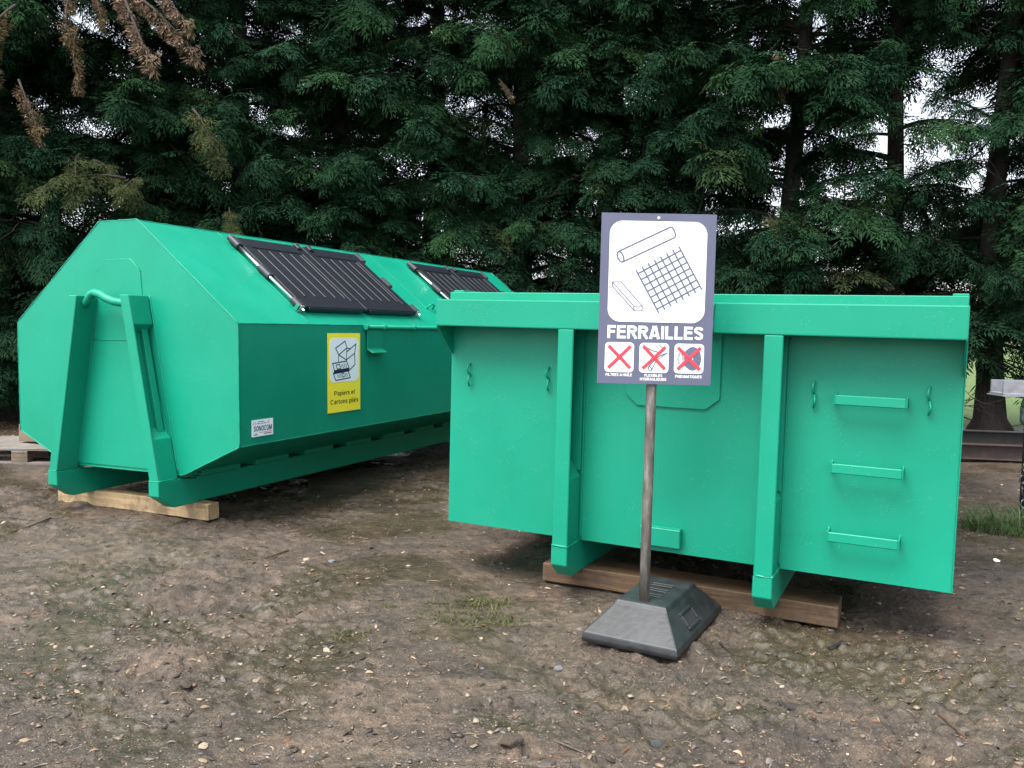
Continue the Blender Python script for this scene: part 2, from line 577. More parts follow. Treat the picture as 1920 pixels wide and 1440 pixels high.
def rrect(x0, z0, x1, z1, r, n=7):
    pts = []
    for cx, cz, a0 in ((x1 - r, z1 - r, 0), (x0 + r, z1 - r, 90), (x0 + r, z0 + r, 180), (x1 - r, z0 + r, 270)):
        for k in range(n + 1):
            a = math.radians(a0 + 90 * k / n)
            pts.append((cx + r * math.cos(a), cz + r * math.sin(a)))
    return pts

def flat(pts, y, th, name, mat, parent):
    mb = MB()
    mb.prism([(p[0], y, p[1]) for p in pts], (0, th, 0))
    return mb.build(name, mat, parent)

def _arc(cx, cy, rx, ry, a0, a1, n=10):
    return [(cx + rx * math.cos(math.radians(a0 + (a1 - a0) * k / n)), cy + ry * math.sin(math.radians(a0 + (a1 - a0) * k / n))) for k in range(n + 1)]

def glyph(ch, t):
    """strokes of a plain grotesque letter; x to its width, cap height 1, stroke weight t. returns width, [(points, closed, weight factor)]"""
    h = t / 2
    q = 1 - h
    S_ = lambda W: [(W - h * 1.05, .74)] + _arc(W / 2, .735, W / 2 - h, .265 - h, 15, 180, 9)[1:] + [(h + .02, .64), (W * .36, .555), (W * .66, .465), (W - h - .02, .37)] + _arc(W / 2, .275, W / 2 - h, .275 - h, 0, -165, 9)[1:]
    s_ = lambda W: [(W - h * 1.1, .53)] + _arc(W / 2, .535, W / 2 - h, .205 - h, 15, 180, 7)[1:] + [(W * .36, .41), (W * .66, .345)] + _arc(W / 2, .205, W / 2 - h, .205 - h, 0, -165, 7)
    G = {
        'F': (.60, [([(h, 0), (h, 1)], 0), ([(h * 2, q), (.60, q)], 0), ([(h * 2, .52), (.54, .52)], 0)]),
        'E': (.64, [([(h, 0), (h, 1)], 0), ([(h * 2, q), (.63, q)], 0), ([(h * 2, .53), (.60, .53)], 0), ([(h * 2, h), (.64, h)], 0)]),
        'R': (.71, [([(h, 0), (h, 1)], 0), ([(h * 2, q), (.40, q)] + _arc(.40, .72, .27 - h * .6, .28 - h, 90, -90) + [(h * 2, .44 + h)], 0), ([(.40, .44), (.66, 0)], 0)]),
        'P': (.66, [([(h, 0), (h, 1)], 0), ([(h * 2, q), (.38, q)] + _arc(.38, .71, .28 - h, .29 - h, 90, -90) + [(h * 2, .42 + h)], 0)]),
        'B': (.70, [([(h, 0), (h, 1)], 0), ([(h * 2, q), (.38, q)] + _arc(.38, .76, .27 - h, .24 - h, 90, -90, 7) + [(h * 2, .52)], 0), ([(.40, .52)] + _arc(.40, .28, .30 - h, .28 - h, 80, -90, 8) + [(h * 2, h)], 0)]),
        'A': (.76, [([(h * .9, 0), (.38 - h * .45, 1)], 0), ([(.76 - h * .9, 0), (.38 + h * .45, 1)], 0), ([(.19, .27), (.57, .27)], 0)]),
        'I': (t, [([(h, 0), (h, 1)], 0)]),
        'L': (.58, [([(h, 0), (h, 1)], 0), ([(h * 2, h), (.58, h)], 0)]),
        'S': (.66, [(S_(.66), 0)]),
        'T': (.62, [([(.31, 0), (.31, 1 - t)], 0), ([(0, q), (.62, q)], 0)]),
        'H': (.72, [([(h, 0), (h, 1)], 0), ([(.72 - h, 0), (.72 - h, 1)], 0), ([(t, .53), (.72 - t, .53)], 0)]),
        'U': (.72, [([(h, 1)] + _arc(.36, .34, .36 - h, .34 - h, 180, 360, 10) + [(.72 - h, 1)], 0)]),
        'X': (.70, [([(h * .7, 0), (.70 - h * .7, 1)], 0), ([(h * .7, 1), (.70 - h * .7, 0)], 0)]),
        'Y': (.70, [([(h * .7, 1), (.35, .42), (.70 - h * .7, 1)], 0), ([(.35, 0), (.35, .46)], 0)]),
        'D': (.72, [([(h, 0), (h, 1)], 0), ([(t, q), (.32, q)] + _arc(.32, .5, .40 - h, .5 - h, 90, -90, 12) + [(t, h)], 0)]),
        'O': (.78, [(_arc(.39, .5, .39 - h, .5 - h, 0, 360, 22)[:-1], 1)]),
        'Q': (.78, [(_arc(.39, .5, .39 - h, .5 - h, 0, 360, 22)[:-1], 1), ([(.48, .24), (.74, -.04)], 0)]),
        'C': (.72, [(_arc(.39, .5, .39 - h, .5 - h, 42, 318, 18), 0)]),
        'N': (.72, [([(h, 0), (h, 1)], 0), ([(.72 - h, 0), (.72 - h, 1)], 0), ([(h * 1.2, .97), (.72 - h * 1.2, .03)], 0)]),
        'M': (.84, [([(h, 0), (h, 1)], 0), ([(.84 - h, 0), (.84 - h, 1)], 0), ([(h * 1.4, 1), (.42 - h * .3, .10)], 0), ([(.42 + h * .3, .10), (.84 - h * 1.4, 1)], 0)]),
        'a': (.50, [([(.05, .56)] + _arc(.25, .55, .22 - h * .6, .19 - h, 150, 0, 8) + [(.47 - h, .02)], 0), (_arc(.24, .22, .24 - h, .22 - h, 0, 360, 14)[:-1], 1)]),
        'p': (.52, [([(h, -.27), (h, .72)], 0), (_arc(.28, .36, .25 - h * .5, .37 - h, 0, 360, 16)[:-1], 1)]),
        'i': (t, [([(h, 0), (h, .72)], 0), ([(h, .86), (h, 1)], 0)]),
        'l': (t, [([(h, 0), (h, 1)], 0)]),
        'e': (.52, [([(h * 1.5, .38), (.52 - h, .38)] + _arc(.26, .36, .26 - h, .37 - h, 5, 310, 16), 0)]),
        'r': (.33, [([(h, 0), (h, .72)], 0), ([(h, .42), (.13, .60), (.33, .68)], 0)]),
        's': (.47, [(s_(.47), 0)]),
        't': (.32, [([(.14, .93), (.14, .16), (.20, .06), (.31, .05)], 0), ([(0, .66), (.30, .66)], 0)]),
        'o': (.54, [(_arc(.27, .36, .27 - h, .37 - h, 0, 360, 16)[:-1], 1)]),
        'n': (.50, [([(h, 0), (h, .72)], 0), ([(h, .45)] + _arc(.25, .45, .25 - h, .27 - h, 150, 0, 8) + [(.50 - h, 0)], 0)]),
    }
    if ch == '\u00e9':
        wd, st = G['e']
        return wd, st + [([(.20, .82), (.36, 1.0)], 0)]
    return G[ch]

def lettering(text, name, mat, parent, x, z, width, height, y, weight=.2, shear=0.0, gap=.10):
    """lettering built from strokes, fitted to width and cap height, centred on x with its baseline at z; lies in plane y, facing -y"""
    mb = MB()
    items, cx = [], 0.0
    for ch in text:
        if ch == ' ':
            cx += .30
            continue
        wd, st = glyph(ch, weight)
        items.append((cx, st))
        cx += wd + gap
    tot = cx - gap
    sx = width / tot
    k = 0
    for gx, st in items:
        for pts, cl in st:
            k += 1
            P2 = [((gx + a + shear * b - tot / 2), b) for a, b in pts]
            sub = MB()
            ribbon(sub, P2, weight, 0, bool(cl))
            yy = y - (k % 4) * .00005
            mb.add([(x + v[0] * sx, yy, z + v[2] * height) for v in sub.v], sub.f)
    return mb.build(name, mat, parent)

# ================================================================== left container: closed six-sided skip for paper and cardboard
LX, LY, LYAW, LT = -2.549, 5.567, -0.4211, 0.0148
LEN = 5.25
A_, B_, CB = .984, .169, .525
ZT, ZE, ZL, ZB = 1.9275, 1.272, .5143, .3125
SK = .105
def left_container():
    T = thing('paper_container', 'closed green six-sided steel container with two pairs of black lids, standing on pale timber', 'container',
              (LX, LY, 0), (0, -LT, LYAW))
    hexp = [(-B_, ZT), (B_, ZT), (A_, ZE), (A_, ZL), (CB, ZB), (-CB, ZB), (-A_, ZL), (-A_, ZE)]
    e = .005
    big = [(u * (1 + e / abs(u)) if abs(u) > .3 else u, z + (e if z == ZT else (-e if z == ZB else 0))) for u, z in hexp]
    MB().prism([(u, -.006, z) for u, z in big], (0, .012, 0)).build('front_plate', 'green', T, .0015)
    MB().prism([(u, LEN - .006, z) for u, z in big], (0, .012, 0)).build('rear_plate', 'green', T, .0015)
    def panel(name, p0, p1, th=.006):
        # sheet between two hexagon corners, running the length of the container
        a, b = Vector((p0[0], 0, p0[1])), Vector((p1[0], 0, p1[1]))
        d = (b - a).normalized()
        nrm = Vector((d.z, 0, -d.x))
        c = Vector((0, 0, 1.1))
        if nrm.dot((a + b) / 2 - c) < 0:
            nrm = -nrm
        g = .0015
        a2, b2 = a + d * g, b - d * g
        y0, y1 = .0065, LEN - .0065
        mb = MB()
        n = 26
        q = []
        vs, fs = [], []
        # slightly buckled sheet: a few quads along the length
        for j in range(n + 1):
            y = y0 + (y1 - y0) * j / n
            for k in range(7):
                s = k / 6
                p = a2.lerp(b2, s)
                edge = min(s, 1 - s) * 2
                ex = min(1, min(j, n - j) / 2)
                p = p + nrm * (.0035 * edge * ex * math.sin(y * 3.1 + p0[0] * 9) * math.cos(s * 4 + y))
                vs.append((p.x, y, p.z))
        for j in range(n):
            for k in range(6):
                fs.append((j * 7 + k, j * 7 + k + 1, (j + 1) * 7 + k + 1, (j + 1) * 7 + k))
        m2 = len(vs)
        vs2 = [(v[0] - nrm.x * th, v[1], v[2] - nrm.z * th) for v in vs]
        fs2 = [tuple(i + m2 for i in reversed(f)) for f in fs]
        rim = [k for k in range(7)] + [j * 7 + 6 for j in range(1, n + 1)] + [n * 7 + k for k in range(5, -1, -1)] + [j * 7 for j in range(n - 1, 0, -1)]
        fr = [(rim[i], rim[(i + 1) % len(rim)], rim[(i + 1) % len(rim)] + m2, rim[i] + m2) for i in range(len(rim))]
        mb.add(vs + vs2, fs + fs2 + fr)
        return mb.build(name, 'green', T, 0, True)
    for o in (panel('roof_ridge', hexp[0], hexp[1]), panel('roof_slope', hexp[1], hexp[2]), panel('side_panel', hexp[2], hexp[3]),
              panel('hopper_slope', hexp[3], hexp[4]), panel('floor_plate', hexp[4], hexp[5]), panel('hopper_slope', hexp[5], hexp[6]),
              panel('side_panel', hexp[6], hexp[7]), panel('roof_slope', hexp[7], hexp[0])):
        o.data.set_sharp_from_angle(angle=.5)
    # weld beads on the long edges
    def bead(pts, r=.0045, name='weld_bead'):
        path, rad = [], []
        for a, b in zip(pts[:-1], pts[1:]):
            a, b = Vector(a), Vector(b)
            n = max(2, int((b - a).length / .03))
            for i in range(n + 1):
                path.append(a.lerp(b, i / n) + Vector((random.uniform(-1, 1), random.uniform(-1, 1), random.uniform(-1, 1))) * .0008)
                rad.append(r * random.uniform(.7, 1.25))
        MB().tube(path, rad, 5).build(name, 'green', T, 0, True)
    for u, z in ((A_, ZE), (B_, ZT), (A_, ZL)):
        bead([(u, .01, z), (u, LEN, z)], .004)
    bead([(p[0], -.005, p[1]) for p in big] + [(big[0][0], -.005, big[0][1])], .0042)

    # --- raised reinforcement plate behind the hook
    oct_ = [(-.25, .30), (.25, .30), (.25, 1.20), (.19, 1.60), (.11, 1.680), (-.11, 1.680), (-.19, 1.60), (-.25, 1.20)]
    MB().prism([(u, -.0125, z) for u, z in [(-.47, .325), (.47, .325), (.235, 1.157), (-.235, 1.157)]], (0, .007, 0)).build('lower_reinforcement', 'green', T, .002)
    MB().prism([(u, -.0115, z) for u, z in [(-.233, 1.160), (.233, 1.160), (.195, 1.60), (.113, 1.680), (-.113, 1.680), (-.195, 1.60)]], (0, .006, 0)).build('hook_plate', 'green', T, .002)
    bead([(-.235, -.013, 1.159), (.235, -.013, 1.159)], .0035)
    bead([(.195, -.008, 1.60), (.113, -.008, 1.680), (-.113, -.008, 1.680), (-.195, -.008, 1.60)], .0042)

    # --- the two leaning uprights of the hook frame
    D = .172
    zt, zb = 1.445, .286
    for s in (-1, 1):
        it, ot, ib, ob = .19, .265, .415, .49
        def uu(k, z):       # interpolate inner (0) .. outer (1) edge at height z
            f = (z - zb) / (zt - zb)
            return s * ((ib + (it - ib) * f) * (1 - k) + (ob + (ot - ob) * f) * k)
        def slab(k0, k1, w0, w1, z0, z1):
            mb = MB()
            a = [(uu(k0, z0), w0, z0), (uu(k1, z0), w0, z0), (uu(k1, z0), w1, z0), (uu(k0, z0), w1, z0)]
            b = [(uu(k0, z1), w0, z1), (uu(k1, z1), w0, z1), (uu(k1, z1), w1, z1), (uu(k0, z1), w1, z1)]
            return mb.hexa(a, b)
        upn = thing_part('hook_upright', T)
        slab(0, 1, -D, -D + .014, zb, zt).build('front_flange', 'green', upn, .004)
        slab(.0, .16, -D + .0135, -.0125, zb, zt - .002).build('web_plate', 'green', upn, .002)
        # stiffener on the outer side: slim bar between two filled boxes
        slab(.16, .55, -.075, -.030, .50, 1.28).build('stiffener_bar', 'green', upn, .002)
        mb = MB()
        z0, z1, z2 = zb + .002, .545, .61
        a = [(uu(.161, z0), -D + .0135, z0), (uu(1.0, z0), -D + .0135, z0), (uu(1.0, z0), -.0125, z0), (uu(.161, z0), -.0125, z0)]
        b = [(uu(.161, z2), -D + .0135, z2), (uu(.97, z1), -D + .0135, z1), (uu(.97, z1), -.0125, z1), (uu(.161, z2), -.0125, z2)]
        mb.hexa(a, b).build('lower_box', 'green', upn, .003)
        mb = MB()
        z0, z1, z2 = 1.262, 1.205, 1.443
        a = [(uu(.161, z1), -D + .0135, z1), (uu(.97, z0), -D + .0135, z0), (uu(.97, z0), -.0125, z0), (uu(.161, z1), -.0125, z1)]
        b = [(uu(.161, z2), -D + .0135, z2), (uu(.985, z2), -D + .0135, z2), (uu(.985, z2), -.0125, z2), (uu(.161, z2), -.0125, z2)]
        mb.hexa(a, b).build('upper_box', 'green', upn, .003)
        bead([(uu(1.06, zb + .03), -.008, zb + .03), (uu(1.06, zt), -.008, zt)], .0045)
        bead([(uu(-.03, zb + .03), -.014, zb + .03), (uu(-.03, zt), -.014, zt)], .0045)
        bead([(uu(0, zb), -D - .001, zb), (uu(1, zb), -D - .001, zb), (uu(1.01, zb), -.02, zb)], .0055)
        # --- skid: chamfered foot and the long rail
        i0, o0 = s * .415, s * .492
        prof = [(-D - .004, zb - .002), (-D - .004, .192), (-.050, SK), (.155, SK), (.155, .262), (-.006, .284)]
        MB().prism([(min(i0, o0) - .004, y, z) for y, z in prof], (abs(o0 - i0) + .008, 0, 0)).build('skid_foot', 'green', T, .004)
        MB().box((min(i0, o0) + .002, .009, .2862), (max(i0, o0) - .002, .17, .3118)).build('foot_filler', 'green', T, .002)
        MB().box((min(i0, o0), .156, SK + .004), (max(i0, o0), LEN - .1, .274)).build('skid_rail', 'green', T, .005)
    # cross members that carry the floor on the rails
    for k, y in enumerate((.18, .70, 1.25, 1.8, 2.35, 2.9, 3.45, 4.0, 4.55)):
        MB().box((-.505, y, .2745), (.505, y + .36, ZB - .0005)).build('cross_member', 'green', T, .002)

    MB().box((-.30, .78, .19), (.30, LEN - .1, .2740)).build('slot_light_block', 'green', T, .004)  # added box to block light seen through the slots between the cross members
    # --- hook bar
    path = [(-.235, -.075, 1.375), (-.20, -.10, 1.392), (-.165, -.115, 1.405), (-.14, -.12, 1.428), (-.118, -.122, 1.452), (-.085, -.124, 1.462),
            (-.03, -.125, 1.449), (.02, -.125, 1.425), (.08, -.122, 1.405), (.14, -.11, 1.396), (.20, -.09, 1.39), (.235, -.075, 1.385)]
    MB().tube(path, .0255, 14).build('hook_bar', 'green', T, 0, True)

    # --- lids on the roof slope facing the camera side
    e0 = Vector((A_, 0, ZE)); e1 = Vector((B_, 0, ZT))
    es = (e1 - e0).normalized(); ew = Vector((0, 1, 0)); en = Vector((-es.z, 0, es.x))
    if en.x < 0:
        en = -en
    def P(s, y, n):
        p = e0 + es * s + ew * y + en * n
        return (p.x, p.y, p.z)
    def rb(mb, s0, s1, y0, y1, n0, n1):
        return mb.hexa([P(s0, y0, n0), P(s1, y0, n0), P(s1, y1, n0), P(s0, y1, n0)], [P(s0, y0, n1), P(s1, y0, n1), P(s1, y1, n1), P(s0, y1, n1)])
    for (w0, w1) in ((.745, 2.235), (3.19, 4.70)):
        wm = w0 + (w1 - w0) * .5
        s0, s1 = .135, .935
        # green curb the lids close on
        MBx = MB()
        rb(MBx, s0 + .03, s1 - .03, w0 + .03, w1 - .03, .003, .018)
        MBx.build('lid_curb', 'green', T, .002)
        for (a, b) in ((w0, wm - .004), (wm + .004, w1)):
            lid = rb(MB(), s0, s1, a, b, .0185, .042).build('lid', 'lid', T, .006, seg=2)
            # raised border
            bd = .085
            for (p, q, y0, y1) in ((s0 + .002, s0 + .10, a + .002, b - .002), (s1 - .11, s1 - .002, a + .002, b - .002)):
                rb(MB(), p, q, y0, y1, .0425, .048).build('border_strip', 'lid', lid, .004)
            for (y0, y1) in ((a + .002, a + bd), (b - bd, b - .002)):
                rb(MB(), s0 + .1005, s1 - .1105, y0, y1, .0425, .048).build('border_strip', 'lid', lid, .004)
            k = 5
            for i in range(k):
                y = a + bd + .045 + (b - a - 2 * bd - .09) * i / (k - 1)
                rb(MB(), s0 + .125, s1 - .135, y - .008, y + .008, .0425, .050).build('rib', 'lid', lid, .005)
            rb(MB(), s0 - .012, s0 - .0005, a + .04, b - .04, .012, .046).build('front_lip', 'lid', lid, .003)
            hx = b - .09 if a == w0 else a + .05
            rb(MB(), s1 - .06, s1 + .004, hx, hx + .05, .0485, .066).build('lid_stop', 'sleeve', lid, .004)
        for wr, sg in ((w0 - .034, -1), (w1 + .034, 1)):
            nz = .036 if sg < 0 else .016
            MB().tube([P(s0 + .02, wr, nz), P(s1 - .01, wr, nz)], .0115, 10).build('hinge_rod', 'steel', T, 0, True)
            for (p, q) in ((s0 + .005, s0 + .095), (s0 + .345, s0 + .465), (s1 - .105, s1 + .004)):
                MB().tube([P(p, wr, .036), P((p + q) / 2, wr, .036), P(q, wr, .036)], .025, 12).build('hinge_sleeve', 'sleeve', T, .003, False)
                rb(MB(), p + .004, q - .004, min(wr, wr - sg * .04), max(wr, wr - sg * .04), .020, .054).build('sleeve_tongue', 'sleeve', T, .003)
            br = thing_part('rod_bracket', T)
            rb(MB(), s0 - .006, s0 + .001, wr - .020, wr + .020, .002, .056).build('bracket_plate', 'zinc', br, .001)
            rb(MB(), s0 + .0015, s0 + .03, wr - .034, wr - .031, .002, .050).build('bracket_web', 'green', br, .001)
            MB().tube([P(s0 - .03, wr, .036), P(s0 - .0085, wr, .036)], .009, 6).build('bolt', 'steel', br)
    for y in (.70, 2.19, 2.62, 3.10):
        bead([P(.003, y, .002), P(1.04, y, .002)], .0024, 'sheet_seam')
    # lifting eye between the lids
    MB().tube([P(.25, 2.62, .0), P(.25, 2.62, .035), P(.25, 2.65, .05), P(.25, 2.69, .05), P(.25, 2.72, .035), P(.25, 2.72, 0)], .008, 8).build('lifting_eye', 'green', T, 0, True)

    # --- hinge pipe under the eave, with its collars and the bent bracket
    MB().tube([(A_ + .022, 1.36, 1.258), (A_ + .022, LEN - .1, 1.258)], .0155, 10).build('hinge_pipe', 'green', T, 0, True)
    for y in (1.345, 1.585, 2.03, 2.5, 3.0, 3.6, 4.2):
        MB().tube([(A_ + .022, y - .014, 1.258), (A_ + .022, y + .014, 1.258)], .024, 12).build('pipe_collar', 'green', T, .003)
        MB().box((A_ + .002, y - .010, 1.236), (A_ + .020, y + .010, 1.262)).build('collar_lug', 'green', T, .002)
    mb = MB()
    pr = [(A_ + .010, 1.236), (A_ + .010, 1.090), (A_ + .062, 1.060), (A_ + .065, 1.067), (A_ + .018, 1.095), (A_ + .018, 1.236)]
    mb.prism([(u, 1.365, z) for u, z in pr], (0, .205, 0)).build('bent_bracket', 'green', T, .0015)

    # --- yellow notice, authored in pixels of an enlarged view and mapped to its own rectangle on the side sheet
    ys = thing_part('yellow_notice', T)
    ys.location = (A_ + .0065, 1.082, .929)
    ys.rotation_euler = (0, 0, math.pi / 2)      # local x runs along the container, local -y faces outwards
    ys['label'] = 'yellow rectangular notice with a box pictogram'
    W, Hh = .398, .566
    MB().box((-W / 2, -.001, -Hh / 2), (W / 2, .0015, Hh / 2)).build('sheet', 'yellow', ys)
    def S(x, y):
        a = (x - 66) / (605 - 66)
        top = 58; bot = 1378 - 60 * a
        return (a - .5) * W, (.5 - (y - top) / (bot - top)) * Hh
    x0, z0 = S(98, 872); x1, z1 = S(575, 135)
    flat(rrect(x0, z0, x1, z1, .045), -.0021, .001, 'pale_panel', 'pale', ys)
    lines = [([(190, 303), (345, 188), (375, 300), (240, 415)], 1, 10), ([(240, 415), (365, 497), (505, 390), (530, 235), (378, 360)], 0, 10), ([(375, 300), (365, 497)], 0, 9),
             ([(375, 300), (425, 312), (385, 358)], 0, 9), ([(235, 425), (235, 535)], 0, 9), ([(505, 390), (510, 575), (405, 680)], 0, 10),
             ([(140, 555), (370, 515), (412, 640), (175, 690)], 1, 10), ([(150, 715), (392, 668), (430, 790), (190, 835)], 1, 10),
             ([(160, 700), (410, 655)], 0, 34), ([(197, 580), (250, 570), (268, 640), (212, 648)], 1, 8), ([(285, 720), (318, 712), (330, 775), (300, 782)], 1, 8)]
    for k in range(4):
        lines.append(([(275 + 26 * k, 566 - 4 * k), (292 + 26 * k, 638 - 5 * k)], 0, 6))
    for xx in (215, 238, 260, 340, 365):
        lines.append(([(xx, 735 - (xx - 215) * .16), (xx + 17, 795 - (xx - 215) * .16)], 0, 6))
    mb = MB()
    for i, (pts, cl, wd) in enumerate(lines):
        ribbon(mb, [S(*p) for p in pts], wd * W / 539 * 1.1, -.0024 - i * .00006, bool(cl))
    mb.build('box_pictogram', 'ink', ys)
    bx, bz = S(338, 1075); lettering('Papiers et', 'lettering', 'brownink', ys, bx, bz, .255, .034, -.0016, .15)
    bx, bz = S(335, 1212); lettering('Cartons pliés', 'lettering', 'brownink', ys, bx, bz, .340, .034, -.0016, .15)

    # --- maker's sticker
    st = thing_part('maker_sticker', T)
    st.location = (A_ + .0065, .202, .617)
    st.rotation_euler = (0, 0, math.pi / 2)
    st['label'] = 'small white maker sticker with blue capitals and a red line'
    W2, H2 = .198, .106
    MB().box((-W2 / 2, -.001, -H2 / 2), (W2 / 2, .0015, H2 / 2)).build('sheet', 'pale', st)
    lettering('SONOCOM', 'lettering', 'logo', st, .0, -.020, .168, .034, -.0016, .17, .10)
    mb = MB()
    for xa, xb, zz in ((-.042, .018, .0385), (-.056, -.022, .0275), (-.016, .036, .0275), (-.085, -.045, -.043), (-.075, -.050, -.036)):
        ribbon(mb, [(xa, zz), (xb, zz + .001)], .0042, -.0016)
    mb.build('small_print', 'greyink', st)
    for i, (a, b) in enumerate((((-.082, .022), (-.082, .038)), ((-.068, .022), (-.068, .038)))):
        mb = MB(); ribbon(mb, [a, b], .004, -.0016); mb.build('tick_mark', 'greyink', st)
    mb = MB(); ribbon(mb, [(-.035, -.030), (.088, -.027)], .0035, -.0017); ribbon(mb, [(.062, .044), (.048, .030), (.060, .022)], .0035, -.0019); mb.build('red_line', 'redink', st)
    mb = MB(); ribbon(mb, [(.010, -.0385), (.085, -.0385)], .006, -.0016); mb.build('small_print', 'greyink', st)
    return T

def thing_part(name, parent):
    o = bpy.data.objects.new(name, None)
    o.empty_display_size = .05
    C.objects.link(o)
    o.parent = parent
    return o

left_container()

# ================================================================== right container: open skip for scrap metal
RX, RY, RYAW, RTL = .7498, 3.9769, -0.4588, -.0044
def right_container():
    T = thing('scrap_container', 'open-topped green steel skip with ladder rungs, standing behind the grey sign', 'container', (RX, RY, 0), (0, -RTL, RYAW))
    LN = 4.6
    zb, zrb, zrt, ztop = .2527, 1.2948, 1.4294, 1.470
    W = 1.2
    # front sheet with a little buckle
    def sheet(name, nx, nz, x0, x1, z0, z1, y, th, amp, seed, axis='x'):
        vs, fs = [], []
        for j in range(nz + 1):
            for i in range(nx + 1):
                s, t = i / nx, j / nz
                e = min(1, 4 * min(s, 1 - s)) * min(1, 4 * min(t, 1 - t))
                o = amp * e * (math.sin(s * 9 + seed) * math.cos(t * 5 + seed * 2) + .5 * math.sin(s * 17 - t * 8))
                a = x0 + (x1 - x0) * s
                z = z0 + (z1 - z0) * t
                vs.append((a, y + o, z) if axis == 'x' else (y + o, a, z))
        m = nx + 1
        for j in range(nz):
            for i in range(nx):
                fs.append((j * m + i, j * m + i + 1, (j + 1) * m + i + 1, (j + 1) * m + i))
        n = len(vs)
        vs2 = [((v[0], v[1] + th, v[2]) if axis == 'x' else (v[0] + th, v[1], v[2])) for v in vs]
        fs2 = [tuple(reversed([k + n for k in f])) for f in fs]
        rim = [i for i in range(m)] + [j * m + nx for j in range(1, nz + 1)] + [nz * m + i for i in range(nx - 1, -1, -1)] + [j * m for j in range(nz - 1, 0, -1)]
        fr = [(rim[k], rim[(k + 1) % len(rim)], rim[(k + 1) % len(rim)] + n, rim[k] + n) for k in range(len(rim))]
        o = MB().add(vs + vs2, fs + fs2 + fr).build(name, 'green', T)
        for p in o.data.polygons:
            p.use_smooth = True
        o.data.set_sharp_from_angle(angle=.5)
        return o
    sheet('front_panel', 40, 20, -W, W, zb, ztop, 0.0, .006, .0022, 1.0)
    sheet('side_panel', 30, 10, .0065, LN, zb, ztop, -W, .006, .003, 2.0, 'y')
    sheet('side_panel', 30, 10, .0065, LN, zb, ztop, W - .006, .006, .003, 3.0, 'y')
    MB().box((-W, LN, zb), (W, LN + .05, ztop)).build('rear_door', 'green', T, .004)
    MB().box((-W + .0065, .0065, zb), (W - .0065, LN - .001, zb + .006)).build('floor_plate', 'green', T)
    for s in (-1, 1):
        MB().box((min(s * W, s * (W - .06)), .007, ztop - .0), (max(s * W, s * (W - .06)), LN, ztop + .012)).build('side_top_edge', 'green', T, .003)
    # right edge fold
    MB().box((W + .0005, -.008, zb), (W + .006, .03, zrb)).build('corner_strip', 'green', T, .002)
    # top rim: two hollow beams left and right of the hook, closed by a lip behind them
    d = .167
    def beam(u0, u1):
        return MB().box((u0, -d, zrb), (u1, -.0005, zrt)).build('top_rim', 'green', T, .006, seg=2)
    beam(-W, -.212)
    beam(.212, W)
    MB().box((-W, -.030, zrt + .0005), (W, -.001, ztop + .001)).build('rim_lip', 'green', T, .003)
    MB().box((-.2115, -.055, zrb + .02), (.2115, -.0005, zrt - .02)).build('hook_recess_plate', 'green', T, .003)
    MB().tube([(-.211, -.12, 1.36), (-.12, -.125, 1.365), (0, -.13, 1.37), (.12, -.125, 1.365), (.211, -.12, 1.36)], .025, 12).build('hook_bar', 'green', T, 0, True)
    def bead(pts, r=.0045, name='weld_bead'):
        path, rad = [], []
        for a, b in zip(pts[:-1], pts[1:]):
            a, b = Vector(a), Vector(b)
            n = max(2, int((b - a).length / .02))
            for i in range(n + 1):
                path.append(a.lerp(b, i / n) + Vector((random.uniform(-1, 1), random.uniform(-1, 1), random.uniform(-1, 1))) * .001)
                rad.append(r * random.uniform(.6, 1.3))
        MB().tube(path, rad, 5).build(name, 'green', T, 0, True)
    bead([(.212, -d - .002, zrb), (.212, -d - .002, zrt)], .006)
    # gussets under the rim ends
    for s in (-1, 1):
        x0 = s * W - (0 if s < 0 else .008)
        MB().prism([(x0, -d, zrb - .0005), (x0, -.0005, zrb - .0005), (x0, -.0005, zrb - .145), (x0, -.012, zrb - .145)], (.008, 0, 0)).build('gusset', 'green', T, .001)
    # octagonal hook plate on the panel
    MB().prism([(u, -.0095, z) for u, z in [(-.168, .942), (.158, .942), (.221, .993), (.221, 1.2935), (-.228, 1.2935), (-.228, .993)]], (0, .0065, 0)).build('hook_plate', 'green', T, .002)
    # uprights
    for u0, u1 in ((-.522, -.4424), (.433, .5126)):
        upn = thing_part('upright', T)
        MB().box((u0, -d, zb - .001), (u1, -d + .014, zrb - .0005)).build('front_flange', 'green', upn, .004)
        um = u0 + .012
        MB().box((um, -d + .0145, zb - .001), (um + .012, -.0035, zrb - .0005)).build('web_plate', 'green', upn, .0015)
        MB().box((um + .0125, -.016, zb + .35), (u1 - .004, -.0035, zrb - .001)).build('rear_flange', 'green', upn, .0015)
        # filled lower box with a sloping cap
        a = [(um + .0125, -d + .0145, zb), (u1 - .003, -d + .0145, zb), (u1 - .003, -.0165, zb), (um + .0125, -.0165, zb)]
        b = [(um + .0125, -d + .0145, .655), (u1 - .003, -d + .0145, .575), (u1 - .003, -.0165, .575), (um + .0125, -.0165, .655)]
        MB().hexa(a, b).build('lower_box', 'green', upn, .003)
        bead([(u1 + .004, -.004, zb + .01), (u1 + .004, -.004, zrb - .01)], .004)
        bead([(u0, -d - .001, zb - .001), (u1, -d - .001, zb - .001), (u1 + .001, -.01, zb - .001)], .005)
        prof = [(-d - .003, zb - .003), (-d - .003, .157), (-.095, .092), (LN - .2, .092), (LN - .2, zb - .003)]
        MB().prism([(u0 - .002, y, z) for y, z in prof], (u1 - u0 + .004, 0, 0)).build('skid_rail', 'green', T, .004)
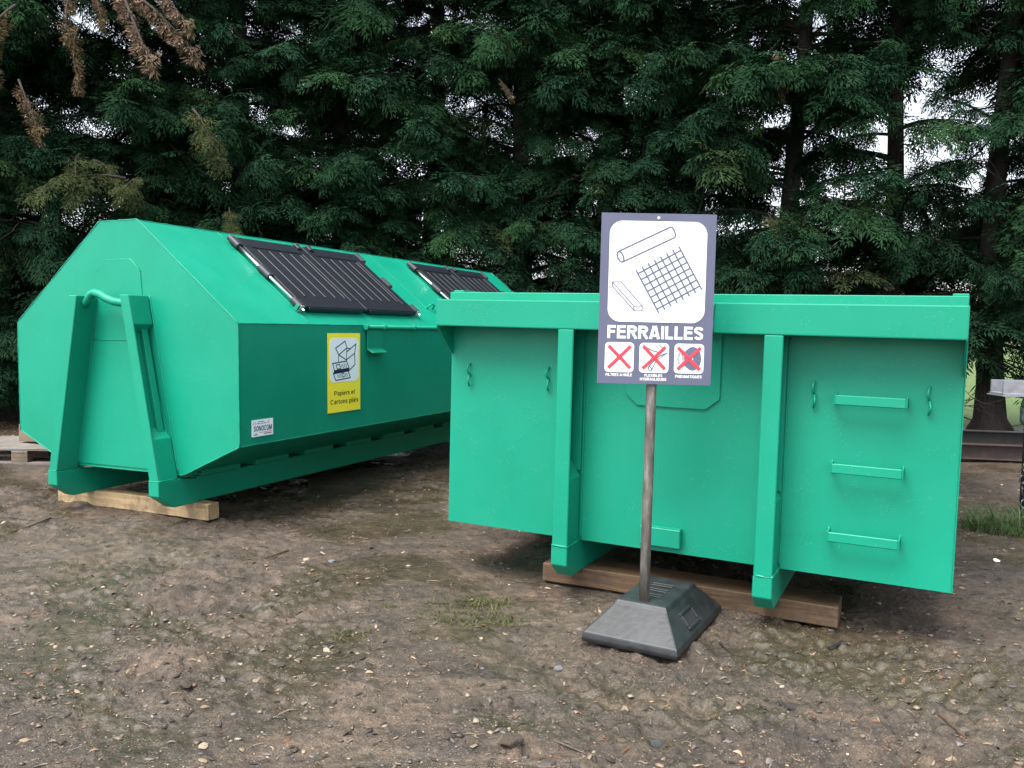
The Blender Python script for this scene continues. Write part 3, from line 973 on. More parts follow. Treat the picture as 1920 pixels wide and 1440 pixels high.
    for y in (.5, 1.3, 2.1, 2.9, 3.7):
        MB().box((-1.15, y, .19), (-.5245, y + .08, zb - .0005)).build('cross_member', 'green', T, .003)
        MB().box((-.440, y, .19), (.4305, y + .08, zb - .0005)).build('cross_member', 'green', T, .003)
        MB().box((.515, y, .19), (1.15, y + .08, zb - .0005)).build('cross_member', 'green', T, .003)
    # stop block at the foot of the panel
    MB().box((-.125, -.040, .283), (.071, -.0035, .372)).build('stop_block', 'green', T, .004)
    MB().prism([(-.125, -.0045, .3725), (.071, -.0045, .3725), (.071, -.036, .3725), (-.125, -.036, .3725)], (0, 0, .003)).build('block_weld', 'green', T)
    # ladder rungs: flat bar bent to a U
    for zc in (1.029, .737, .4425):
        h = .0205
        r = thing_part('ladder_rung', T)
        u0, u1, y0 = .714, 1.000, -.085
        MB().box((u0 + .006, y0, zc - h), (u1 - .006, y0 + .008, zc + h)).build('step_bar', 'green', r, .003)
        MB().hexa([(u0, y0 + .004, zc - h), (u0 + .0058, y0 + .001, zc - h), (u0 + .008, -.0032, zc - h), (u0, -.0032, zc - h)],
                  [(u0, y0 + .004, zc + h), (u0 + .0058, y0 + .001, zc + h), (u0 + .008, -.0032, zc + h), (u0, -.0032, zc + h)]).build('end_tab', 'green', r, .0015)
        MB().hexa([(u1 - .0058, y0 + .001, zc - h), (u1, y0 + .004, zc - h), (u1, -.0032, zc - h), (u1 - .008, -.0032, zc - h)],
                  [(u1 - .0058, y0 + .001, zc + h), (u1, y0 + .004, zc + h), (u1, -.0032, zc + h), (u1 - .008, -.0032, zc + h)]).build('end_tab', 'green', r, .0015)
        for u in (u0 + .002, u1 - .004):
            bead([(u, -.005, zc - h), (u, -.005, zc + h + .006)], .005)
    # net hooks: wavy rods welded to the sheet
    for u in (-1.085, -.634, .628, 1.078):
        path = []
        for k in range(29):
            t = k / 28
            z = 1.100 - .115 * t
            out = -.004 - .022 * abs(math.sin(t * 2 * math.pi)) ** .8
            if t > .5:
                out -= .006 * min(1, (t - .5) * 6)
            path.append((u - .006 * math.sin(t * math.pi * 2), out, z))
        MB().tube(path, .0052, 7).build('net_hook', 'green', T, 0, True)
    return T
right_container()

# ================================================================== timbers under the containers
def local(X, Y, yaw, u, w_):
    c, s = math.cos(yaw), math.sin(yaw)
    return X + u * c - w_ * s, Y + u * s + w_ * c

def timber(name, label, x, y, yaw, ln, wd, ht, mat, z0=0.0, tilt=0.0, warp=.004, cat='timber'):
    vs, fs = [], []
    n = 16
    for i in range(n + 1):
        u = -ln / 2 + ln * i / n
        j = lambda: random.uniform(-1, 1) * warp * .35
        bow = warp * math.sin(i / n * math.pi)
        vs += [(u, -wd / 2 + j(), bow + j()), (u, wd / 2 + j(), bow + j()), (u, wd / 2 + j(), ht + bow + j()), (u, -wd / 2 + j(), ht + bow + j())]
    for i in range(n):
        for k in range(4):
            k2 = (k + 1) % 4
            fs.append((i * 4 + k, i * 4 + k2, (i + 1) * 4 + k2, (i + 1) * 4 + k))
    fs += [(3, 2, 1, 0), (n * 4, n * 4 + 1, n * 4 + 2, n * 4 + 3)]
    o = MB().add(vs, fs).build(name, mat, None, .004)
    o.location = (x, y, z0)
    o.rotation_euler = (0, -tilt, yaw)
    tag(o, label, cat)
    return o
x, y = local(LX, LY, LYAW, -.085, .165)
timber('wooden_beam', 'pale sawn timber under the feet of the container with black lids', x, y, LYAW - .0, 1.40, .10, .108, 'plank_fresh', -.004, LT)
x, y = local(RX, RY, RYAW, .05, .165)
timber('wooden_beam', 'wet brown timber under the open skip, behind the sign foot', x, y, RYAW + .02, 1.43, .20, .094, 'plank_old', -.003, RTL)

# ================================================================== road-sign style notice on a pole
def sign():
    T = thing('information_sign', 'grey and white FERRAILLES sign on a thin pole in a black rubber foot', 'sign', (.653, 3.67, 0), (0, 0, 0))
    # --- rubber foot
    byaw = -.497
    B = thing_part('rubber_foot', T)
    B.rotation_euler = (0, 0, byaw)
    B.location = (0, 0, .012)
    def ring(a0, a1, b0, b1, z):
        return [(a0, b0, z), (a1, b0, z), (a1, b1, z), (a0, b1, z)]
    mb = MB()
    lv = [(-.203, .203, -.33, .33, -.012), (-.207, .207, -.335, .335, .006), (-.203, .203, -.33, .33, .030), (-.118, .118, -.205, .225, .128), (-.108, .108, -.193, .213, .146), (-.100, .100, -.186, .206, .148)]
    vs, fs = [], []
    for q in lv:
        vs += ring(*q)
    for i in range(len(lv) - 1):
        for k in range(4):
            k2 = (k + 1) % 4
            fs.append((i * 4 + k, i * 4 + k2, (i + 1) * 4 + k2, (i + 1) * 4 + k))
    fs += [(3, 2, 1, 0), tuple(range(len(vs) - 4, len(vs)))]
    o = mb.add(vs, fs).build('foot_body', 'rubber', B, .006, seg=2)
    # slots in the top and the carrying hole in the side slope
    for yy in (-.075, .005, .085):
        MB().box((-.045, yy - .013, .1475), (.045, yy + .013, .1492)).build('slot', 'recess', B)
        for q in (-.017, .014):
            MB().box((-.050, yy + q, .1475), (.050, yy + q + .004, .153)).build('slot_rim', 'rubber', B, .0015)
    MB().tube([(-.003, -.150, .147), (-.003, -.150, .1495)], .030, 16).build('pole_socket', 'recess', B)
    # carrying hole: sunk in the right slope
    nx = Vector((.098, 0, .085)).normalized()
    c0 = Vector((.163, -.05, .077)); t1 = Vector((0, 1, 0)); t2 = Vector((-nx.z, 0, nx.x))
    def q(a, b, n):
        p = c0 + t1 * a + t2 * b + nx * n
        return (p.x, p.y, p.z)
    MB().hexa([q(-.055, -.028, -.02), q(.055, -.028, -.02), q(.055, .022, -.02), q(-.055, .022, -.02)], [q(-.055, -.028, .0022), q(.055, -.028, .0022), q(.055, .022, .0022), q(-.055, .022, .0022)]).build('carrying_hole', 'recess', B)
    for a0, a1, b0, b1 in ((-.075, .075, .0225, .036), (-.075, -.0555, -.028, .022), (.0555, .075, -.028, .022), (-.075, .075, -.042, -.0285)):
        MB().hexa([q(a0, b0, -.01), q(a1, b0, -.01), q(a1, b1, -.01), q(a0, b1, -.01)], [q(a0, b0, .010), q(a1, b0, .010), q(a1, b1, .010), q(a0, b1, .010)]).build('hole_rim', 'rubber', B, .003)
    # --- pole
    px, py = .579 - .653, 3.535 - 3.67
    MB().tube([(px, py, .05), (px, py, .5), (px + .001, py, 1.0), (px + .001, py, 1.70)], .0218, 16).build('pole', 'pole', T, 0, True)
    # --- plate
    PL = thing_part('sign_plate', T)
    PL.location = (.584 - .653, 3.504 - 3.67, 1.4275)
    PL.rotation_euler = (0, 0, math.radians(-1.0))
    W, Hh = .467, .696
    MB().box((-W / 2, -.0015, -Hh / 2), (W / 2, .0025, Hh / 2)).build('aluminium_sheet', 'signgrey', PL, .0006)
    for zz in (.22, -.24):
        MB().box((-.06, .003, zz - .02), (.06, .012, zz + .02)).build('pole_clamp', 'galvold', PL, .002)
    def S(x, y):
        b = (y - 47) / 1352.0
        a = (x - (117 - 35 * b)) / ((1030 - 45 * b) - (117 - 35 * b))
        top = 47; bot = 1388 + 20 * a
        return (a - .5) * W, (.5 - (y - top) / (bot - top)) * Hh
    def panel(x0, y0, x1, y1, r, name):
        a, c = S(x0, y1); e, f = S(x1, y0)
        flat(rrect(a, c, e, f, r, 9), -.0028, .0012, name, 'signwhite', PL)
    panel(163, 108, 957, 898, .052, 'white_panel')
    # scrap pictograms
    def art(name, mat, polys, y=-.0030):
        mb = MB()
        for i, (pts, cl, wd) in enumerate(polys):
            ribbon(mb, [S(*p) for p in pts], wd * 1.5 * W / 910, y - i * .00002, bool(cl))
        return mb.build(name, mat, PL)
    ell = lambda cx, cy, rx, ry, rot, a0=0, a1=360, n=28: [(cx + rx * math.cos(math.radians(a0 + (a1 - a0) * k / n)) * math.cos(rot) - ry * math.sin(math.radians(a0 + (a1 - a0) * k / n)) * math.sin(rot),
                                                         cy + rx * math.cos(math.radians(a0 + (a1 - a0) * k / n)) * math.sin(rot) + ry * math.sin(math.radians(a0 + (a1 - a0) * k / n)) * math.cos(rot)) for k in range(n + (a1 - a0 < 360))]
    art('tube_pictogram', 'signline', [(ell(266, 390, 22, 44, -.42), 1, 9), ([(246, 350), (662, 151)], 0, 9), ([(288, 428), (694, 233)], 0, 9),
                                       (ell(676, 193, 20, 44, -.36, -100, 82, 14), 0, 9)])
    art('bar_pictogram', 'signline', [([(201, 587), (270, 586), (440, 775), (373, 776)], 1, 6), ([(201, 587), (203, 622), (376, 812), (439, 814), (440, 775)], 0, 6), ([(373, 776), (376, 812)], 0, 6)])
    grid = []
    a, b, c, d = (388, 490), (728, 302), (912, 642), (572, 830)
    L2 = lambda p, q, t: (p[0] + (q[0] - p[0]) * t, p[1] + (q[1] - p[1]) * t)
    for k in range(8):
        t = k / 7
        grid.append(([L2(a, b, t), L2(d, c, t)], 0, 9))
    for k in range(7):
        t = .09 + .82 * k / 6
        p, q2 = L2(a, d, t), L2(b, c, t)
        grid.append(([L2(p, q2, -.015), L2(p, q2, 1.015)], 0, 9))
    art('mesh_pictogram', 'signline', grid)
    bx, bz = S(543, 1036)
    lettering('FERRAILLES', 'title_lettering', 'signwhite', PL, bx, bz, .392, .0535, -.0018, .20)
    boxes = ((141, 1065, 377, 1298), (415, 1070, 655, 1303), (692, 1075, 933, 1308))
    for i, (x0, y0, x1, y1) in enumerate(boxes):
        panel(x0, y0, x1, y1, .016, 'small_white_panel')
    k = .119 * 4.235      # the enlarged strip uses another scale
    s3 = lambda x, y: ((x / 8.930 + 1125 - 1100) * 4.235, (y / 8.930 + 635 - 390) * 4.235)
    m3 = lambda pts: [s3(*p) for p in pts]
    art('filter_pictogram', 'faint', [(m3([(260, 105), (320, 95), (380, 103)]), 0, 3), (m3([(290, 155), (375, 155)]), 0, 3), (m3([(180, 240), (175, 400)]), 0, 2.5), (m3([(462, 235), (455, 400)]), 0, 2.5), (m3([(210, 500), (380, 503)]), 0, 3)])
    art('hose_pictogram', 'signline', [(m3([(720, 90), (790, 145), (880, 195), (975, 218)]), 0, 7), (m3([(985, 95), (1045, 145)]), 0, 6), (m3([(1130, 225), (1000, 280), (920, 345), (860, 410), (810, 480)]), 0, 6),
                                       (m3([(1130, 228), (1060, 275), (980, 335), (920, 400), (860, 530)]), 0, 6), (m3(ell(835, 497, 22, 38, -.3)), 1, 6)])
    tyre = [(m3(ell(1550, 327, 102, 160, .03)), 1, 27), (m3(ell(1545, 327, 62, 104, .03)), 1, 8), (m3(ell(1550, 327, 40, 62, .03)), 1, 20)]
    for q_ in range(5):
        off = 24 + q_ * 25
        tyre.append((m3(ell(1530 - off, 327, 110, 172 - q_ * 7, .03, 118, 242, 14)), 0, 2.6))
    for q_ in range(9):
        yy = 225 + q_ * 22
        tyre.append((m3([(1300, yy), (1335, yy + 3)]), 0, 2.6)); tyre.append((m3([(1365, yy + 5), (1395, yy + 7)]), 0, 2.6))
    art('tyre_pictogram', 'signline', tyre)
    for (p0, p1, p2, p3) in (((145, 110), (505, 485), (515, 115), (135, 480)), ((722, 115), (1085, 502), (1095, 130), (712, 492)), ((1305, 135), (1670, 515), (1685, 140), (1295, 505))):
        art('red_cross', 'redink', [(m3([p0, p1]), 0, 18), (m3([p2, p3]), 0, 18)], -.0046)
    bx, bz = S(255, 1332); lettering('FILTRES A HUILE', 'caption_lettering', 'signwhite', PL, bx, bz, .108, .0115, -.0018, .175, 0, .13)
    bx, bz = S(530, 1338); lettering('FLEXIBLES', 'caption_lettering', 'signwhite', PL, bx, bz, .073, .0115, -.0018, .175, 0, .13)
    bx, bz = S(528, 1368); lettering('HYDRAULIQUES', 'caption_lettering', 'signwhite', PL, bx, bz, .108, .0115, -.0018, .175, 0, .13)
    bx, bz = S(808, 1347); lettering('PNEUMATIQUES', 'caption_lettering', 'signwhite', PL, bx, bz, .108, .0115, -.0018, .175, 0, .13)
    bx, bz = S(569, 80)
    MB().tube([(bx, -.0035, bz), (bx, -.0012, bz)], .0058, 12).build('rivet', 'signwhite', PL)
    MB().tube([(bx, -.0040, bz), (bx, -.0034, bz)], .0025, 8).build('rivet_hole', 'ink', PL)
    return T
sign()

# ================================================================== cypress trees
def spray(L, Wd, r):
    """flat feather of scale-leaf twigs along +x; returns quads (n,4,3) and tip weight (n,)"""
    Q, T = [], []
    def leaf(x, y, ang, ln, wd, tip):
        ca, sa = math.cos(ang), math.sin(ang)
        j = r.normal(0, .25)
        p = [(0, 0, 0), (ln * .45, wd / 2, j * wd), (ln, 0, 0), (ln * .45, -wd / 2, -j * wd)]
        Q.append([(x + a * ca - b * sa, y + a * sa + b * ca, c) for a, b, c in p])
        T.append(tip)
    n = max(5, int(L / .038))
    for i in range(n):
        s = (i + .5) / n
        x = s * L
        for sd in (-1, 1):
            if r.random() < .06:
                continue
            bl = Wd * (1 - s ** 1.7) * r.uniform(.7, 1.1) * min(1, .5 + s * 2.2) + .022
            ang = sd * math.radians(58 - 22 * s + r.normal(0, 6))
            m = max(1, int(bl / .040))
            px, py, aa = x + r.uniform(-.008, .008), 0.0, ang
            st = bl / m
            for k in range(m):
                f = (k + 1) / m
                for s2 in (-1, 1):
                    leaf(px, py, aa + s2 * math.radians(38), st * 1.2 * (1.1 - .35 * f), .0150, .35 * f + .65 * f * f)
                px += math.cos(aa) * st
                py += math.sin(aa) * st
                aa *= .93
            leaf(px, py, aa, st * 1.25, .0150, 1.0)
    leaf(L * .97, 0, 0, .05, .012, 1.0)
    Q = np.array(Q)
    T = np.array(T)
    return Q, T

def rotmat(fwd_, nrm):
    f = fwd_ / np.linalg.norm(fwd_)
    n = nrm - f * np.dot(nrm, f)
    n = n / np.linalg.norm(n)
    s = np.cross(n, f)
    return np.stack([f, s, n], 1)

def bough_mesh(name, seed, length, droop, density, hang, leafmat, sl=1.0):
    r = np.random.default_rng(seed)
    QS, TS = [], []
    def axis(t):
        return np.array([length * t, .10 * math.sin(t * 3 + seed) * t * length, length * (.20 * t - droop * t * t)])
    n = int(20 * density)
    items = []
    for i in range(n):
        t = .16 + .84 * (i + r.uniform(.1, .9)) / n
        for sd in (-1, 1):
            items.append((t, sd))
    items.append((.97, 0))
    items.append((.93, 0))
    for t, sd in items:
        p = axis(t)
        tan = axis(min(1, t + .02)) - axis(t - .02)
        yaw = math.atan2(tan[1], tan[0]) + sd * math.radians(r.uniform(38, 72) - 22 * t)
        pit = math.radians(r.normal(-6, 16)) - hang * r.uniform(.3, 1.2)
        if r.random() < .22:
            pit += math.radians(r.uniform(20, 45))
        L = (.44 - .18 * abs(t - .62) / .38 * (1 if t > .62 else .55)) * r.uniform(.75, 1.15) * sl
        f = np.array([math.cos(yaw) * math.cos(pit), math.sin(yaw) * math.cos(pit), math.sin(pit)])
        nr = np.array([r.normal(0, .38), r.normal(0, .38), 1.0])
        Q, T = spray(L, .105 * (sl ** .6), r)
        k = r.uniform(.5, 1.5) * (1 + hang)
        Q[..., 2] -= k * Q[..., 0] ** 2 * .9 + 1.8 * Q[..., 1] ** 2
        R = rotmat(f, nr)
        Qw = Q @ R.T + p
        # gravity: outer ends hang
        QS.append(Qw)
        TS.append(T)
    Q = np.concatenate(QS)
    T = np.concatenate(TS)
    V = Q.reshape(-1, 3)
    F = np.arange(len(V)).reshape(-1, 4)
    # limb
    lv, lf = [], []
    K = 12
    mb = MB()
    mb.tube([tuple(axis(k / K)) for k in range(K + 1)], [.020 * (1 - .85 * k / K) * length + .002 for k in range(K + 1)], 5, False)
    for t, sd in items:
        pass
    LV = np.array(mb.v)
    LF = np.array(mb.f) + len(V)
    V2 = np.concatenate([V, LV])
    F2 = np.concatenate([F, LF])
    me = raw_mesh(name, V2, F2, [leafmat, 'twig'])
    mi = np.zeros(len(F2), dtype=np.int32)
    mi[len(F):] = 1
    me.polygons.foreach_set('material_index', mi)
    at = me.attributes.new('tip', 'FLOAT', 'POINT')
    tv = np.concatenate([np.repeat(T, 4), np.zeros(len(LV))]).astype(np.float32)
    at.data.foreach_set('value', tv)
    return me

BOUGH = [bough_mesh('bough', 100 + i, 1.45, .30 + .08 * (i % 3), 1.0, .22 + .18 * (i % 2), 'leaf' if i % 3 else 'leaf_blue') for i in range(6)]
BOUGH_OLIVE = [bough_mesh('yellowing_bough', 300 + i, 1.1, .45, .75, .55, 'leaf_olive', .8) for i in range(2)]
BOUGH_DEAD = [bough_mesh('dead_bough', 400 + i, 1.0, .35, .8, 1.0, 'leaf_dead', .32) for i in range(2)]
BOUGH_PINK = [bough_mesh('dead_bough', 500 + i, 1.3, .28, 1.15, 1.05, 'leaf_pink', .30) for i in range(1)]

def bare_branch_mesh(seed, length):
    r = np.random.default_rng(seed)
    mb = MB()
    def rec(p, d, L, rad, depth):
        n = 6
        path, rr = [tuple(p)], [rad]
        for k in range(n):
            d = d + r.normal(0, .13, 3) + np.array([0, 0, .03])
            d = d / np.linalg.norm(d)
            p = p + d * L / n
            path.append(tuple(p)); rr.append(rad * (1 - .75 * (k + 1) / n))
            if depth > 0 and k > 0 and r.random() < .75:
                sd = d + r.normal(0, .6, 3)
                rec(p, sd / np.linalg.norm(sd), L * r.uniform(.35, .6), rad * .45, depth - 1)
        mb.tube(path, rr, 4, False)
    rec(np.zeros(3), np.array([1., 0, .05]), length, .016, 2)
    return raw_mesh('bare_branch', np.array(mb.v), np.array(mb.f), ['twig'])
BARE = [bare_branch_mesh(900 + i, 1.6) for i in range(4)]

# places where the hedge is thin and the sky shows (x, z, radius x, radius z, share of boughs missing)
GAPS = [(5.30, 4.45, .40, .45, .9), (5.35, 3.60, .42, .32, .9), (4.45, 3.70, .28, .55, .8), (3.05, 2.75, .24, .18, .5), (4.2, 2.95, .30, .18, .6), (4.75, 4.6, .25, .5, .6), (5.9, 4.1, .25, .4, .6),
        (3.4, 2.15, .16, .25, .4), (4.15, 2.35, .24, .2, .75), (-.35, 3.9, .2, .45, .5), (-3.4, 3.4, .25, .22, .5), (3.1, 3.6, .2, .3, .35), (2.2, 4.6, .2, .3, .5), (3.6, 5.2, .3, .3, .6)]

def link_child(me, name, parent):
    o = bpy.data.objects.new(name, me)
    C.objects.link(o)
    o.parent = parent
    return o

def cypress(name, label, x, y, lean, r0, n, seed, z_low=1.0, top=9.0, keep_low=()):
    r = np.random.default_rng(seed)
    T = thing(name, label, 'tree', (x, y, Hs(x, y)), group='cypress trees in a row behind the containers')
    mb = MB()
    P, R = [], []
    K = 22
    for k in range(K + 1):
        t = k / K
        z = -.1 + (top + .1) * t
        P.append((lean[0] * t * top / 4 + .05 * math.sin(z * .9 + seed), lean[1] * t * top / 4 + .04 * math.cos(z * 1.1 + seed), z))
        R.append(r0 * ((1 - .88 * t) + .9 * math.exp(-z * 5.0)))
    mb.tube(P, R, 14)
    # fluted base
    vs = []
    for i, v in enumerate(mb.v):
        k = i // 14
        a = (i % 14) / 14 * 2 * math.pi
        c = Vector(P[min(k, K)])
        d = Vector(v) - c
        fl = 1 + .14 * math.sin(3 * a + seed) * math.exp(-max(0, c.z) * .5) + .06 * math.sin(7 * a + seed * 2)
        vs.append(tuple(c + d * fl))
    mb.v = vs
    mb.build('trunk', 'bark', T, 0, True)
    def at(z):
        t = max(0, min(1, (z + .1) / (top + .1)))
        return (lean[0] * t * top / 4, lean[1] * t * top / 4)
    cr = thing_part('crown', T)
    g = seed * 1.7
    nc = int(n / 6.0)
    clusters = []
    for i in range(nc):
        g += 2.399963
        z = z_low + .15 + (top - .6 - z_low) * ((i + r.random()) / nc) ** 1.05
        az = g + r.normal(0, .35)
        if i % 5 < 3:
            az = -math.pi / 2 + r.normal(0, .80)
        clusters.append((z, az, r.uniform(.72, 1.12)))
    for i in range(n):
        cz, ca, cs = clusters[i % nc]
        z = cz + r.normal(0, .13)
        az = ca + r.normal(0, .24)
        sc = cs * r.uniform(.72, 1.10) * (1.0 if z < 6 else .85)
        z = max(z, z_low)
        if i % 10 >= 7:      # loose boughs between the clumps, mostly round the back
            z = z_low + (top - 1.0 - z_low) * r.random()
            az = math.pi / 2 + r.normal(0, 1.2) if i % 2 else r.uniform(0, 2 * math.pi)
            sc = r.uniform(.75, 1.15)
        ox, oy = at(z)
        tipx, tipz = x + ox + math.cos(az) * 1.0 * sc, z
        skip = False
        for gx, gz, rx, rz, pr in GAPS:
            if ((tipx - gx) / rx) ** 2 + ((tipz + .05 - gz) / rz) ** 2 < 1.5 and r.random() < pr:
                skip = True
        if skip:
            continue
        o = link_child(BOUGH[int(r.integers(0, len(BOUGH)))], 'bough', cr)
        pitch = r.normal(.05, .18)
        o.location = (ox, oy, z)
        o.rotation_euler = (r.normal(0, .18), -pitch, az)
        s = sc
        o.scale = (s, s * r.uniform(.9, 1.15), s * r.uniform(.9, 1.1))
    for i in range(9):
        o = link_child(BARE[int(r.integers(0, 4))], 'bare_branch', cr)
        z = r.uniform(.35, 1.4) if i < 4 else r.uniform(1.4, 5.5)
        ox, oy = at(z)
        o.location = (ox, oy, z)
        o.rotation_euler = (r.normal(0, .5), r.normal(0, .2), r.uniform(0, 2 * math.pi))
        s = r.uniform(.6, 1.15)
        o.scale = (s, s, s)
    return T, cr

TREES = [
    (-7.55, 11.1, (.05, .0), .19, 66, .3, 'dark cypress at the left picture edge, its trunk beyond the wooden pallet'),
    (-6.35, 10.75, (-.1, .0), .17, 70, .35, 'cypress with dry pinkish hanging sprays, behind the wooden pallet'),
    (-5.0, 11.5, (.05, .0), .17, 68, .5, 'cypress rising directly behind the left shoulder of the container with black lids'),
    (-3.75, 11.7, (-.05, .1), .18, 66, .8, 'cypress with a yellowing bough just above the ridge of the container with black lids'),
    (-2.45, 11.9, (.06, .0), .16, 66, .9, 'cypress standing behind the first pair of black lids'),
    (-1.15, 11.9, (.0, .1), .17, 66, .9, 'cypress standing behind the far pair of black lids'),
    (.05, 11.8, (.03, .0), .17, 66, .9, 'cypress behind the left end of the open skip rim'),
    (1.25, 11.7, (-.03, .0), .16, 66, .9, 'cypress directly behind the grey FERRAILLES sign'),
    (2.40, 11.5, (.0, .1), .16, 60, .9, 'cypress just right of the sign, left of the bare dark trunk'),
    (3.58, 11.2, (.02, .0), .165, 52, 1.0, 'cypress with a bare dark trunk and thin crown behind the right half of the skip'),
    (4.75, 11.0, (.04, .0), .150, 52, 1.0, 'thin-crowned cypress with a pale gap of sky beside its trunk, over the ladder rungs'),
    (5.86, 10.45, (.04, .1), .165, 60, 1.25, 'thick-trunked cypress whose base shows behind the rusty beams at the right'),
    (7.0, 10.7, (.0, .0), .19, 56, 1.1, 'cypress at the right picture edge, above the grey metal channel'),
]
CR = []
for i, (tx, ty, ln, r0, n, zl, lab) in enumerate(TREES):
    CR.append((cypress('cypress_tree', lab, tx, ty, ln, r0, int(n * 3.0), 20 + i * 3, zl), tx, ty))

# individual dead and yellowing boughs, hung where they grow
def extra(ti, me, name, x, y, z, az, pitch, s, label=None):
    (T, cr), tx, ty = CR[ti]
    o = link_child(me, name, cr)
    o.location = (x - tx, y - ty, z - T.location.z)
    o.rotation_euler = (0, pitch, az)
    o.scale = (s, s * (.85 if name == 'dead_bough' else 1.0), s)
    if label:
        o['label'] = label
    return o
def px(x, y, Y):        # world point on the sight line used while laying out the hedge
    X = (x - 960) / FPX
    Yv = (y - 720) / FPX
    c, s = math.cos(ROLL), math.sin(ROLL)
    a, b = c * X + s * Yv, -s * X + c * Yv
    d = Vector((a, math.cos(PITCH) - b * math.sin(PITCH), -math.sin(PITCH) - b * math.cos(PITCH)))
    return Vector((0, 0, CAMH)) + d * (Y / d.y)
RD = math.radians
HANG = [(1, BOUGH_PINK[0], 'dead_bough', 222, -25, 9.2, RD(-15), .62, .95, 'long dry pinkish bough hanging down'), (1, BOUGH_PINK[0], 'dead_bough', 215, -35, 9.3, RD(-40), .85, 1.0, None),
        (1, BOUGH_PINK[0], 'dead_bough', 255, -60, 9.2, RD(-25), .7, .8, None),
        (1, BOUGH_DEAD[0], 'dead_bough', 140, -25, 9.3, RD(-80), 1.0, .75, None), (1, BOUGH_DEAD[1], 'dead_bough', 35, 150, 9.2, RD(-40), .95, .75, None),
        (1, BOUGH_DEAD[0], 'dead_bough', 30, 10, 9.3, RD(-130), .95, .9, None), (1, BOUGH_DEAD[1], 'dead_bough', 148, 50, 9.4, RD(-95), 1.25, .7, None),
        (1, BOUGH_DEAD[1], 'dead_bough', 180, -20, 9.3, RD(-60), 1.0, .5, None), (1, BOUGH_DEAD[0], 'dead_bough', 0, 60, 9.3, RD(-90), 1.2, .6, None),
        (2, BOUGH_OLIVE[0], 'yellowing_bough', 235, 335, 10.0, RD(-140), .05, .9, None), (2, BOUGH_OLIVE[1], 'yellowing_bough', 150, 290, 10.1, RD(-75), .45, .8, None),
        (2, BOUGH_OLIVE[0], 'yellowing_bough', 175, 300, 10.2, RD(-30), .4, .7, None),
        (3, BOUGH_OLIVE[0], 'yellowing_bough', 362, 205, 10.0, RD(-45), .65, .75, None), (3, BOUGH_OLIVE[1], 'yellowing_bough', 430, 390, 10.0, RD(-70), .7, .4, None),
        (2, BOUGH_OLIVE[1], 'yellowing_bough', 265, 335, 10.0, RD(-100), .3, .5, None),
        (9, BOUGH_OLIVE[0], 'yellowing_bough', 1440, 400, 10.4, RD(-80), .7, .5, None), (10, BOUGH_OLIVE[1], 'yellowing_bough', 1575, 200, 10.6, RD(-70), .5, .6, None),
        (9, BOUGH_DEAD[0], 'dead_bough', 1455, 95, 10.2, RD(-75), 1.2, .6, None), (5, BOUGH_DEAD[1], 'dead_bough', 935, 148, 10.4, RD(-40), .8, .35, None)]
for ti, me, nm, x, y, Y, az, pit, s, lab in HANG:
    p = px(x, y, Y)
    extra(ti, me, nm, p.x, p.y, p.z, az, pit, s, lab)

# ================================================================== pallet with timber block at the left edge
def pallet(x, y, yaw):
    T = thing('wooden_pallet', 'grey weathered wooden pallet lying under the trees at the left edge', 'pallet', (x, y, Hs(x, y) - .006), (0, .0, yaw))
    L, Wd = 1.2, .8
    for yy in (-.35, 0, .35):
        MB().box((-.6, yy - .05, 0), (.6, yy + .05, .020)).build('bottom_board', 'pallet_grey', T, .002)
        for xx in (-.525, 0, .525):
            MB().box((xx - .072, yy - .049, .0205), (xx + .072, yy + .049, .099)).build('spacer_block', 'block_wood', T, .003)
    for xx in (-.525, 0, .525):
        MB().box((xx - .07, -.4, .0995), (xx + .07, .4, .1205)).build('stringer_board', 'pallet_grey', T, .002)
    for k in range(7):
        yy = -.4 + .055 + k * (.8 - .11) / 6
        MB().box((-.6, yy - .048, .121 + random.uniform(0, .002)), (.6 + random.uniform(-.01, .01), yy + .048, .143)).build('deck_board', 'pallet_grey', T, .002)
    return T
PX, PY, PYAW = -4.35, 7.86, .02
pallet(PX, PY, PYAW)
t = timber('wooden_block', 'short thick brown timber lying on the wooden pallet', -4.22, 7.80, -.38, .62, .22, .155, 'block_wood', .145, 0, .004)
t = timber('wooden_block', 'dark timber offcut at the back of the wooden pallet', -4.18, 8.10, .25, .55, .14, .10, 'plank_old', .146, 0, .004)

# ================================================================== beams on the ground at the right
def i_beam(name, label, x, y, z, yaw, ln, h, b, mat):
    t = .012
    pr = [(-b / 2, 0), (b / 2, 0), (b / 2, t), (t / 2, t), (t / 2, h - t), (b / 2, h - t), (b / 2, h), (-b / 2, h), (-b / 2, h - t), (-t / 2, h - t), (-t / 2, t), (-b / 2, t)]
    o = MB().prism([(-ln / 2, q, zz) for q, zz in pr], (ln, 0, 0)).build(name, mat, None, .002)
    o.location = (x, y, z)
    o.rotation_euler = (0, 0, yaw)
    return tag(o, label, 'beam')
i_beam('steel_beam', 'rusty brown steel beam lying nearest on the ground by the thick trunk', 5.2, 8.86, .015, -.14, 4.6, .16, .13, 'rustbeam')
i_beam('steel_beam', 'dark steel beam lying behind the rusty brown beam', 5.4, 9.28, .05, -.14, 4.8, .22, .12, 'darkbeam')

